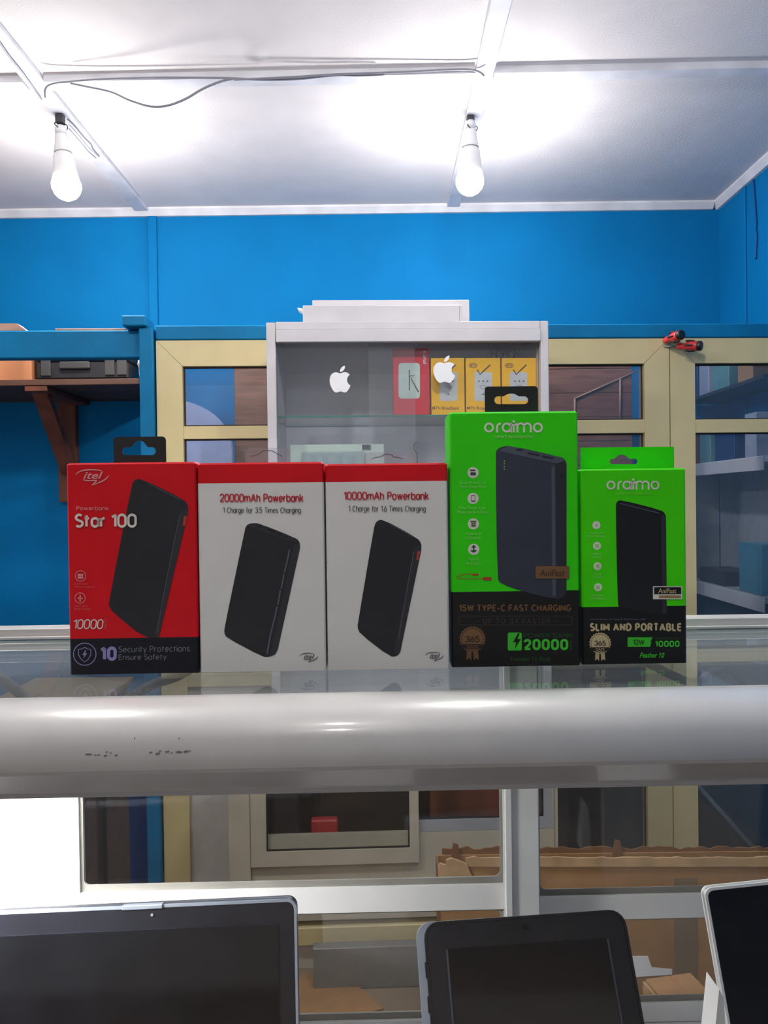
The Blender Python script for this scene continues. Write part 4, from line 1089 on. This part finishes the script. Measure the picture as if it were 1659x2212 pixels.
def medal(F, cx_, cy_, r, mt, mt2):
    star = [(cx_+(r if k % 2 else r*.93)*math.cos(6.28318*k/48), cy_+(r if k % 2 else r*.93)*math.sin(6.28318*k/48)) for k in range(48)]
    F.multi('medal_ribbon', [[(cx_-.42*r, cy_+.85*r), (cx_-.06*r, cy_+.95*r), (cx_-.10*r, cy_+1.62*r), (cx_-.25*r, cy_+1.42*r), (cx_-.45*r, cy_+1.58*r)],
                             [(cx_+.06*r, cy_+.95*r), (cx_+.42*r, cy_+.85*r), (cx_+.48*r, cy_+1.58*r), (cx_+.28*r, cy_+1.42*r), (cx_+.12*r, cy_+1.62*r)]], mt, 1)
    md = F.fill('medal', star, mt, 2)
    F.strokes('medal_ring', [[(cx_+.84*r*math.cos(6.28318*k/32), cy_+.84*r*math.sin(6.28318*k/32)) for k in range(33)]], .035*r, mt2, 3, parent=md)
    F.fill('medal_band', [(cx_-.88*r, cy_+.36*r), (cx_+.88*r, cy_+.36*r), (cx_+.76*r, cy_+.72*r), (cx_-.76*r, cy_+.72*r)], mt2, 3, parent=md)
    mono(F, 'medal_number', '365', cx_-.54*r, cy_-.25*r, cx_+.52*r, cy_+.22*r, .075*r, mt2, parent=md)
    F.text('medal_word', 'DAYS', cx_-.40*r, cy_+.43*r, cx_+.38*r, cy_+.66*r, mt, bold=.015, lay=4, parent=md)
BOLT = [(.62, 0), (.12, .58), (.44, .58), (.30, 1.0), (.90, .38), (.55, .38), (.78, 0)]
def bolt(F, x0, y0, x1, y1, mt, lay=4, parent=None): return F.fill('bolt_symbol', [(x0+a*(x1-x0), y0+c*(y1-y0)) for a, c in BOLT], mt, lay, parent=parent)

# monoline sans lettering: each glyph is (advance, strokes), cap height 1, x height .70
def _ar(cx_, cy_, rx, ry, a0, a1, n=10): return [(cx_+rx*math.cos(math.radians(a0+(a1-a0)*k/n)), cy_+ry*math.sin(math.radians(a0+(a1-a0)*k/n))) for k in range(n+1)]
def _st(x0, y0, x1, y1):                       # upright stadium, closed
    r = (x1-x0)/2; ry = min(r*1.05, (y1-y0)/2); c_ = (x0+x1)/2
    return [(x1, (y0+y1)/2)] + _ar(c_, y1-ry, r, ry, 0, 180, 14) + _ar(c_, y0+ry, r, ry, 180, 360, 14) + [(x1, (y0+y1)/2)]
X_ = .70
_bowl = lambda: _st(0, 0, .48, X_)
GL = {
 '0': (.54, [_st(0, 0, .54, 1)]), '1': (.26, [[(.26, 0), (.26, 1)], [(.29, 1), (0, .80)]]),
 '2': (.52, [_ar(.26, .73, .26, .27, 170, -20, 12)+[(.42, .48), (.02, .03)], [(0, 0), (.54, 0)]]),
 '3': (.52, [_ar(.25, .75, .24, .25, 160, -90, 12), _ar(.25, .25, .27, .25, 90, -160, 12)]),
 '4': (.56, [[(.42, 0), (.42, 1)], [(.42, 1), (0, .26)], [(0, .24), (.58, .24)]]),
 '5': (.52, [[(.48, 1), (.08, 1)], [(.07, 1), (.03, .52)], [(.03, .52)]+_ar(.25, .31, .27, .31, 130, -150, 14)]),
 '6': (.52, [_ar(.26, .30, .26, .30, 0, 360, 20), [(.02, .38), (.34, 1)]]), '7': (.5, [[(0, 1), (.5, 1)], [(.5, 1), (.14, 0)]]),
 '9': (.52, [_ar(.26, .70, .26, .30, 0, 360, 20), [(.50, .62), (.18, 0)]]),
 '.': (.04, [[(0, 0), (0.0, .13)]]), '-': (.34, [[(0, .40), (.34, .40)]]), '&': (.6, [[(.6, 0), (.1, .75)]+_ar(.27, .80, .17, .2, 200, -60, 8)+[(.05, .3)]+_ar(.25, .22, .24, .22, 150, 330, 8)+[(.6, .42)]]),
 'A': (.66, [[(0, 0), (.33, 1)], [(.33, 1), (.66, 0)], [(.11, .32), (.55, .32)]]), 'B': (.52, [[(0, 0), (0, 1)], [(0, 1), (.26, 1)]+_ar(.26, .765, .22, .235, 90, -90, 8)+[(0, .53)], [(0, .53), (.28, .53)]+_ar(.28, .265, .25, .265, 90, -90, 8)+[(0, 0)]]),
 'C': (.60, [_ar(.34, .5, .34, .5, 52, 308, 18)]), 'D': (.6, [[(0, 0), (0, 1)], [(0, 1), (.24, 1)]+_ar(.24, .5, .36, .5, 90, -90, 14)+[(0, 0)]]),
 'E': (.46, [[(0, 0), (0, 1)], [(0, 1), (.46, 1)], [(0, .52), (.42, .52)], [(0, 0), (.46, 0)]]), 'F': (.46, [[(0, 0), (0, 1)], [(0, 1), (.46, 1)], [(0, .52), (.42, .52)]]),
 'G': (.64, [_ar(.34, .5, .34, .5, 50, 350, 18)+[(.66, .44)], [(.40, .46), (.68, .46)]]), 'H': (.58, [[(0, 0), (0, 1)], [(.58, 0), (.58, 1)], [(0, .52), (.58, .52)]]),
 'I': (.0, [[(0, 0), (0, 1)]]), 'K': (.56, [[(0, 0), (0, 1)], [(.52, 1), (0, .42)], [(.16, .58), (.56, 0)]]), 'L': (.44, [[(0, 0), (0, 1)], [(0, 0), (.44, 0)]]),
 'M': (.74, [[(0, 0), (0, 1)], [(0, 1), (.37, .22)], [(.37, .22), (.74, 1)], [(.74, 1), (.74, 0)]]), 'N': (.58, [[(0, 0), (0, 1)], [(0, 1), (.58, 0)], [(.58, 0), (.58, 1)]]),
 'O': (.68, [_ar(.34, .5, .34, .5, 0, 360, 28)]), 'P': (.5, [[(0, 0), (0, 1)], [(0, 1), (.26, 1)]+_ar(.26, .73, .25, .27, 90, -90, 10)+[(0, .46)]]),
 'R': (.54, [[(0, 0), (0, 1)], [(0, 1), (.26, 1)]+_ar(.26, .74, .25, .26, 90, -90, 10)+[(0, .48)], [(.26, .48), (.54, 0)]]),
 'S': (.5, [_ar(.26, .755, .23, .245, 40, 220, 10)+[(.26, .5)]+_ar(.26, .255, .26, .255, 40, -140, 12)]),
 'T': (.54, [[(0, 1), (.54, 1)], [(.27, 0), (.27, 1)]]), 'U': (.56, [[(0, 1), (0, .28)]+_ar(.28, .28, .28, .28, 180, 360, 12)+[(.56, 1)]]),
 'W': (.92, [[(0, 1), (.23, 0)], [(.23, 0), (.46, 1)], [(.46, 1), (.69, 0)], [(.69, 0), (.92, 1)]]), 'X': (.58, [[(0, 0), (.58, 1)], [(0, 1), (.58, 0)]]), 'Y': (.58, [[(0, 1), (.29, .48)], [(.58, 1), (.29, .48)], [(.29, .48), (.29, 0)]]),
 'a': (.48, [_bowl(), [(.48, 0), (.48, X_)]]), 'b': (.48, [_bowl(), [(0, 0), (0, 1)]]), 'c': (.44, [_ar(.26, .35, .26, .35, 50, 310, 16)]), 'd': (.48, [_bowl(), [(.48, 0), (.48, 1)]]),
 'e': (.48, [[(.0, .36), (.48, .36)]+_ar(.24, .35, .24, .35, 3, 315, 18)]), 'f': (.26, [_ar(.26, .80, .16, .20, 80, 180, 6)+[(.10, 0)], [(-.02, X_), (.28, X_)]]),
 'g': (.48, [_bowl(), [(.48, X_), (.48, 0)]+_ar(.24, -.04, .24, .22, 0, -150, 10)]), 'h': (.44, [[(0, 0), (0, 1)], [(0, .42)]+_ar(.22, .46, .22, .24, 180, 0, 10)+[(.44, 0)]]),
 'i': (.0, [[(0, 0), (0, X_)], [(0, .90), (0, 1.0)]]), 'k': (.42, [[(0, 0), (0, 1)], [(.40, X_), (0, .28)], [(.14, .42), (.44, 0)]]), 'l': (.0, [[(0, 0), (0, 1)]]),
 'm': (.76, [[(0, 0), (0, X_)], [(0, .42)]+_ar(.19, .48, .19, .22, 180, 0, 8)+[(.38, 0)], [(.38, .42)]+_ar(.57, .48, .19, .22, 180, 0, 8)+[(.76, 0)]]),
 'n': (.44, [[(0, 0), (0, X_)], [(0, .42)]+_ar(.22, .46, .22, .24, 180, 0, 10)+[(.44, 0)]]), 'o': (.50, [_st(0, 0, .50, X_)]), 'p': (.48, [_bowl(), [(0, -.26), (0, X_)]]),
 'r': (.26, [[(0, 0), (0, X_)], [(0, .40)]+_ar(.24, .44, .24, .26, 180, 85, 7)]), 's': (.38, [_ar(.19, .52, .17, .18, 40, 230, 9)+[(.19, .345)]+_ar(.19, .17, .19, .175, 45, -140, 10)]),
 't': (.28, [[(.10, .94), (.10, 0)], [(-.04, X_), (.28, X_)]]), 'u': (.44, [[(0, X_), (0, .24)]+_ar(.22, .24, .22, .24, 180, 360, 10)+[(.44, X_)], [(.44, 0), (.44, X_)]]),
 'v': (.44, [[(0, X_), (.22, 0)], [(.22, 0), (.44, X_)]]), 'w': (.70, [[(0, X_), (.175, 0)], [(.175, 0), (.35, X_)], [(.35, X_), (.525, 0)], [(.525, 0), (.70, X_)]]), 'y': (.46, [[(0, X_), (.24, 0)], [(.46, X_), (.14, -.26)]]),
}
def mono(F, name, txt, x0, y0, x1, y1, w, mt, gap=.17, space=.34, italic=0.0, lay=3, parent=None, slope=0.0):
    """lettering fitted to the box x0..x1, y0 (top) .. y1 (bottom of the lowest stroke); w is the stroke width"""
    L = []; pen = 0.0
    for ch in txt:
        if ch == ' ': pen += space; continue
        adv, st = GL[ch]
        L += [[(pen+a+italic*c_, c_) for a, c_ in q] for q in st]; pen += adv+gap
    xs_ = [q[0] for l in L for q in l]; ys_ = [q[1] for l in L for q in l]
    ax, bx, ay, by = min(xs_), max(xs_), min(ys_), max(ys_); h = w/2
    f = lambda q: (x0+h+(q[0]-ax)/(bx-ax)*(x1-x0-w), y1-h-(q[1]-ay)/(by-ay)*(y1-y0-w)+slope*((q[0]-ax)/(bx-ax)-.5))
    return F.strokes(name, [[f(q) for q in l] for l in L], w, mt, lay, parent)

# ---- 1: red box
T = pack('red power bank box with navy band at its foot, leftmost of the row', (146, 427.5, 999, 1452), [(1378, M_red), (1452, M_navy)], .036)
hang_tab(T, 245, 358, 944, D_BOX+.018, (264, 337, 966, 983, 288, 315, 952), M_black, label='black plastic hang tab')
F = Face(T, D_BOX, lambda a, c: (120+a/3.95, 920+c/3.95))
swoosh_logo(F, 176, 372, 460, 508, I_pink, 12)
mono(F, 'small_title', 'Powerbank', 180, 685, 457, 720, 4.5, I_pink, gap=.22)
pbp = chaikin([(650, 505), (672, 462), (730, 448), (1105, 632), (1136, 690), (1131, 740), (882, 1806), (755, 1806), (492, 1592), (456, 1540), (457, 1495)], 1)
pb = F.fill('device_picture', pbp, I_pb, 1)
F.fill('picture_side', [(1068, 735), (1134, 690), (1131, 740), (882, 1805), (845, 1805)], I_pbs, 2, parent=pb)
F.strokes('picture_highlight', [[(1066, 760), (1010, 1000), (960, 1260), (905, 1540), (868, 1770)]], 5, I_pbh, 3, parent=pb)
F.strokes('picture_highlight', [[(790, 490), (930, 560), (1060, 628)]], 7, I_slatel, 3, parent=pb)
F.strokes('picture_emblem', [[(625, 1370), (632, 1420), (655, 1450), (668, 1395)], [(700, 1470), (715, 1580)], [(738, 1490), (735, 1620)], [(795, 1560), (790, 1700)]], 4, I_pbs, 3, parent=pb)
F.fill('picture_button', [(1096, 772), (1124, 770), (1112, 850), (1086, 854)], I_or, 3, parent=pb)
mono(F, 'title', 'Star 100', 170, 748, 697, 868, 20, I_white, gap=.22, lay=5)
for (x, y, r) in ((215, 1280, 45), (211, 1468, 44)):
    F.strokes('icon_ring', [[(x+r*math.cos(.2618*k), y+r*math.sin(.2618*k)) for k in range(25)]], 5, I_pink, 2)
F.multi('icon_symbol', [rrect(190, 1262, 238, 1279, 6), rrect(190, 1283, 238, 1302, 6)], I_pink, 2)
F.multi('icon_symbol', [[(206, 1440), (217, 1440), (217, 1500), (206, 1500)], [(186, 1470), (202, 1460), (202, 1480)], [(236, 1470), (221, 1460), (221, 1480)]], I_pink, 2)
F.text('caption', 'Dual Input', 170, 1338, 276, 1357, I_dimpink); F.text('caption', '(Micro+Type-C)', 170, 1364, 338, 1384, I_dimpink)
F.text('caption', 'Super Slim', 166, 1528, 272, 1547, I_dimpink); F.text('caption', 'Body Design', 166, 1552, 297, 1573, I_dimpink)
mono(F, 'capacity', '10000', 158, 1648, 412, 1732, 9, I_white, italic=.12)
F.text('capacity_unit', 'mAh', 418, 1648, 441, 1730, I_dimpink, rot=90)
F.strokes('shield_ring', [[(251+96*math.cos(.1309*k), 1947+94*math.sin(.1309*k)) for k in range(49)]], 7, I_lav, 2)
F.strokes('shield_symbol', [[(250, 1888), (275, 1902), (304, 1906), (302, 1950), (285, 1985), (250, 2014), (216, 1985), (198, 1950), (196, 1906), (226, 1902), (250, 1888)]], 6, I_lav, 2)
bolt(F, 225, 1912, 276, 1985, I_lav, 2)
mono(F, 'number', '10', 380, 1880, 525, 2003, 28, I_lav, gap=.34)
mono(F, 'caption', 'Security Protections', 540, 1874, 1148, 1940, 6.5, I_mgrey, gap=.2, slope=-8); mono(F, 'caption', 'Ensure Safety', 540, 1946, 950, 2006, 6.5, I_mgrey, gap=.2, slope=-4)

# ---- 2, 3: white boxes
def white_box(label, uv, band_v, title, sub, tpx, spx, pbpts, hl, button, logo, tab, ports):
    T = pack(label, uv, [(band_v, M_red), (uv[3], M_wcard)], .040)
    F = Face(T, D_BOX, lambda a, c: (410+a/2.86, 960+c/2.86))
    mono(F, 'title', title, *tpx, 7.5, I_red, gap=.2, space=.42)
    mono(F, 'subtitle', sub, *spx, 4.2, I_grey, gap=.2, space=.46)
    ol = chaikin(pbpts, 1); cxm = sum(p[0] for p in ol)/len(ol); cym = sum(p[1] for p in ol)/len(ol)
    pb = F.fill('device_picture', ol, I_pb, 1)
    F.fill('picture_side', hl[0], I_pbs, 2, parent=pb)
    F.strokes('picture_highlight', hl[1], hl[2], I_pbh, 3, parent=pb)
    if ports: F.multi('picture_ports', ports, mat('port_black', (8, 8, 10), .5), 4, parent=pb); F.fill('picture_top', hl[3], I_pbs, 2, parent=pb)
    if button: F.fill('picture_button', button, I_or, 4, parent=pb)
    swoosh_logo(F, *logo, I_grey, 5)
    # clear hang tab with a cut hook line
    yb_ = D_BOX+.020
    F2 = Face(T, yb_)
    u0, u1, vt, hook = tab
    hp = FC.at
    o = [hp(u0, uv[2]+2, yb_), hp(u1, uv[2]+2, yb_), hp(u1-1, vt+6, yb_), hp(u1-8, vt, yb_), hp(u0+8, vt, yb_), hp(u0+1, vt+6, yb_)]
    b = NB(); tess_plate(b, [o], XZ, yb_, yb_+.0004); tb = T.part('clear_hang_tab', b, G_film)
    sp = [(p.x, p.y) for p in spline([(a, c, 0) for a, c in hook], 5)]
    F2.strokes('hook_cut', [sp], 1.6, I_grey, 1, parent=tb)
    return T
white_box('white power bank box with red top band, next to the red box', (428.5, 702.5, 999, 1450), 1043, '20000mAh Powerbank', '1 Charge for 3.5 Times Charging',
    (185, 304, 704, 356), (205, 388, 687, 432),
    [(340, 525), (352, 497), (380, 486), (430, 488), (655, 578), (680, 603), (681, 640), (545, 1262), (528, 1296), (490, 1313), (450, 1312), (228, 1194), (212, 1165), (216, 1125)],
    ([(640, 622), (680, 608), (681, 640), (545, 1262), (528, 1296), (490, 1313), (505, 1270)], [[(617, 650), (600, 730), (585, 790)], [(583, 800), (566, 890)], [(560, 900), (545, 990)], [(540, 1000), (530, 1050), (500, 1170), (478, 1295)]], 9,
     [(352, 500), (380, 488), (430, 490), (655, 580), (668, 600), (620, 598)]),
    None, (678, 1288, 792, 1346), (530, 627, 968, [(540, 986), (556, 982), (567, 975), (578, 973), (590, 975), (600, 981), (610, 986)]),
    [[(415, 496), (448, 506), (446, 514), (413, 503)], [(482, 518), (530, 536), (527, 546), (478, 527)], [(540, 544), (575, 557), (572, 566), (536, 553)], [(588, 562), (606, 569), (603, 577), (585, 570)]])
white_box('white power bank box with red top band, beside the tall green box', (704.5, 969.5, 1001, 1449), 1040, '10000mAh Powerbank', '1 Charge for 1.6 Times Charging',
    (950, 291, 1478, 343), (980, 378, 1457, 423),
    [(1136, 520), (1150, 476), (1190, 460), (1405, 578), (1431, 612), (1430, 650), (1300, 1283), (1280, 1308), (1238, 1312), (1052, 1170), (1035, 1130), (1040, 1095)],
    ([(1385, 640), (1430, 615), (1430, 650), (1300, 1283), (1275, 1308), (1262, 1270)], [[(1384, 660), (1350, 850), (1315, 1050), (1290, 1200)], [(1230, 488), (1310, 532), (1375, 570)]], 4, None),
    [(1406, 660), (1423, 658), (1413, 712), (1398, 714)], (1457, 1283, 1568, 1338), (785, 903, 977, [(804, 991), (812, 988), (822, 987), (829, 983), (837, 981), (846, 983), (850, 987), (860, 988), (870, 991)]), None)

# ---- 4: tall green box
T = pack('tall green and black power bank box with a black hang tab', (972.5, 1251.5, 889, 1440), [(1277, M_green), (1440, M_bcard)], .038, yfront=D_BOX+.004)
yG = D_BOX+.004
hang_tab(T, 1047, 1162, 835, yG+.016, (1068, 1141, 856, 873, 1092, 1117, 850), M_black, label='black plastic hang tab')
Zg = lambda a, c: (950+a/2.9105, 820+c/2.9105)
F = Face(T, yG, Zg)
oraimo_logo(F, 278, 257, 647, 333, I_white)
F.text('tagline', 'smart accessories', 343, 345, 582, 368, I_pgreen, space=.95)
pb = F.fill('device_picture', chaikin([(350, 470), (362, 432), (430, 412), (770, 488), (796, 515), (797, 1330), (778, 1368), (735, 1382), (510, 1330), (382, 1282), (361, 1250)], 1), I_slate, 1)
F.fill('picture_top', [(366, 448), (430, 416), (768, 490), (786, 508), (735, 528), (600, 500)], I_slatel, 2, parent=pb)
F.fill('picture_side', [(728, 535), (790, 512), (796, 530), (796, 1330), (778, 1366), (735, 1380)], I_slated, 2, parent=pb)
F.strokes('picture_highlight', [[(712, 545), (714, 800), (716, 1100), (718, 1360)]], 22, I_slatel, 2, parent=pb)
F.multi('picture_ports', [rrect(482, 436, 520, 448, 4), [(556, 456), (628, 470), (622, 482), (550, 466)], [(644, 476), (714, 490), (708, 501), (640, 487)]], I_slated, 3, parent=pb)
F.multi('picture_lights', [circ(405, y, 3.6, 10) for y in (513, 530, 548, 564)], I_pgreen, 3, parent=pb)
F.fill('picture_button', circ(766, 606, 14), I_pb, 3, parent=pb)
bg = F.fill('badge', rrect(600, 1172, 813, 1250, 8), I_bronze, 4)
F.text('badge_lettering', 'AniFast', 626, 1194, 783, 1236, mat('badge_brown', (70, 44, 28), .5), shear=.15, bold=.01, lay=5, parent=bg)
ic = [(209, 585), (209, 747), (211, 907), (213, 1067)]
caps = [('Up to 79 Hours of', 122, 640, 288, 660, 'Extra Usage Time', 130, 664, 288, 684), ('Fully Charge Your', 122, 797, 287, 817, 'Phone Up to 4 Times', 110, 824, 308, 845),
        ('2 Inputs &', 165, 959, 258, 979, '3 Outputs', 165, 985, 258, 1005), ('Type-C', 180, 1119, 246, 1140, 'IN & OUT', 168, 1146, 258, 1164)]
for i, (x, y) in enumerate(ic):
    d = F.fill('feature_disc', circ(x, y, 35), I_white, 1)
    if i == 0: sym = [rrect(192, 583, 226, 601, 3), [(190, 566), (222, 566), (222, 574), (190, 574)]]
    elif i == 1: sym = [rrect(197, 727, 222, 767, 3)]
    elif i == 2: sym = [[(192, 888), (230, 888), (230, 896), (192, 896)], [(197, 900), (226, 900), (226, 908), (197, 908)], [(197, 912), (226, 912), (226, 924), (197, 924)]]
    else: sym = [[(209, 1044), (217, 1044), (217, 1088), (209, 1088)], [(198, 1056), (213, 1038), (228, 1056)], [(192, 1072), (234, 1072), (226, 1082), (200, 1082)]]
    F.multi('feature_symbol', sym, I_dgreen if i != 2 else mat('olive_ink', (90, 110, 50), .5), 2, parent=d)
    if i == 1: F.fill('feature_symbol', rrect(200, 731, 219, 760, 1), I_white, 3, parent=d)
    c_ = caps[i]
    F.text('caption', c_[0], *c_[1:5], I_pgreen); F.text('caption', c_[5], *c_[6:10], I_pgreen)
F.strokes('cable_picture', [[(p.x, p.y) for p in spline([(240, 1226, 0), (170, 1222, 0), (112, 1236, 0), (118, 1250, 0), (200, 1252, 0), (290, 1252, 0)], 5)]], 5, mat('cable_ink', (150, 96, 40), .5), 1)
F.multi('cable_picture', [[(205, 1220), (243, 1220), (243, 1232), (205, 1232)], [(272, 1242), (325, 1242), (325, 1262), (272, 1262)]], I_or, 2)
mono(F, 'headline', '15W TYPE-C FAST CHARGING', 118, 1413, 826, 1457, 8.5, I_bronze, gap=.30, space=.4)
rr_ = rrect(120, 1487, 832, 1542, 14); F.strokes('slogan_outline', [rr_+[rr_[0]]], 3, I_dim, 1)
mono(F, 'slogan', '- UP TO 3X FASTER -', 230, 1499, 735, 1534, 4, I_dim, gap=.3, space=.5)
medal(F, 205, 1632, 83, I_bronze, I_ink)
sq = F.fill('bolt_badge', rrect(427, 1590, 515, 1703, 10), I_lime, 1); bolt(F, 452, 1594, 516, 1690, M_bcard, 2, parent=sq)
mono(F, 'caption', 'POWER BANK', 525, 1592, 835, 1622, 4.5, I_dgreen, gap=.24)
mono(F, 'capacity', '20000', 525, 1629, 806, 1700, 16, I_lime, gap=.36)
F.text('capacity_unit', 'mAh', 814, 1640, 834, 1700, I_dgreen, rot=90)
F.text('model_line', 'Traveler 15 Flash', 440, 1744, 693, 1768, I_dgreen, bold=.015)

# ---- 5: slim green box
T = pack('shorter lime green and black power bank box, rightmost of the row', (1255.5, 1483.5, 1012, 1437), [(1310, M_green2), (1437, M_bcard)], .026, yfront=D_BOX+.006)
yG = D_BOX+.006
hang_tab(T, 1254, 1456, 967, yG+.0245, (1317, 1378, 991, 1003, 1331, 1356, 982), M_green, rad=.0012, label='green card hang tab')
F = Face(T, yG, Zg)
oraimo_logo(F, 1047, 622, 1380, 692, I_white)
F.text('tagline', 'smart accessories', 1100, 706, 1323, 723, mat('lime_tag_ink', (120, 206, 60), .5))
pb = F.fill('device_picture', chaikin([(1105, 800), (1112, 766), (1140, 756), (1392, 820), (1418, 845), (1421, 880), (1428, 1478), (1395, 1478), (1128, 1432), (1118, 1410)], 1), mat('printed_deep_black', (12, 12, 14), .45), 1)
F.fill('picture_side', [(1388, 850), (1419, 850), (1421, 880), (1426, 1470), (1398, 1470)], I_pbs, 2, parent=pb)
F.strokes('picture_highlight', [[(1130, 778), (1250, 808), (1380, 840)]], 6, I_slatel, 2, parent=pb)
bg = F.fill('badge', rrect(1338, 1298, 1522, 1380, 4), I_white, 3)
F.fill('badge_plate', rrect(1345, 1304, 1515, 1348, 2), M_bcard, 4, parent=bg); F.text('badge_lettering', 'AniFast', 1368, 1312, 1484, 1342, I_pale, shear=.15, bold=.012, lay=5, parent=bg)
F.fill('badge_stripe', [(1375, 1356), (1512, 1356), (1512, 1372), (1375, 1372)], I_gold, 4, parent=bg)
cap2 = [('Dual Input &', 'Dual Output'), ('10000mAh', 'Capacity'), ('Slim &', 'Light'), ('Multi', 'Protection')]
for i, (x, y) in enumerate(((984, 915), (988, 1045), (991, 1173), (994, 1305))):
    d = F.fill('feature_disc', circ(x, y, 25), I_white, 1)
    if i == 0: bolt(F, x-9, y-14, x+9, y+14, I_pgreen, 2, parent=d)
    else: F.multi('feature_symbol', [rrect(x-12, y-10, x+12, y-2, 2), rrect(x-10, y+1, x+10, y+11, 2)], I_pgreen, 2, parent=d)
    w = (55, 32, 26, 40)[i]
    F.text('caption', cap2[i][0], x-w*.8, y+44, x+w*.8, y+57, I_pgreen); F.text('caption', cap2[i][1], x-w, y+62, x+w, y+76, I_pgreen)
F.text('fine_print', 'with Indicator & Type-C Dual Input, USB', 942, 1501, 1290, 1513, I_mgrey)
mono(F, 'headline', 'SLIM AND PORTABLE', 942, 1529, 1520, 1581, 11.5, I_pale, gap=.36, space=.42)
medal(F, 1007, 1657, 69, I_pale, I_ink)
wb = F.fill('watt_badge', [(1180, 1620), (1340, 1620), (1322, 1680), (1180, 1680)], I_lime, 1)
mono(F, 'watt_lettering', '12W', 1212, 1634, 1286, 1668, 5, I_dgreen, lay=2, parent=wb)
bolt(F, 1318, 1618, 1350, 1672, M_bcard, 2, parent=wb)
F.text('caption', 'POWER BANK', 1355, 1620, 1505, 1634, I_dgreen)
mono(F, 'capacity', '10000', 1350, 1640, 1505, 1680, 8.5, I_lime, gap=.34)
F.text('model_line', 'Feather 10', 1255, 1715, 1410, 1747, I_lime, shear=.3, bold=.02)
bpy.context.view_layer.update()
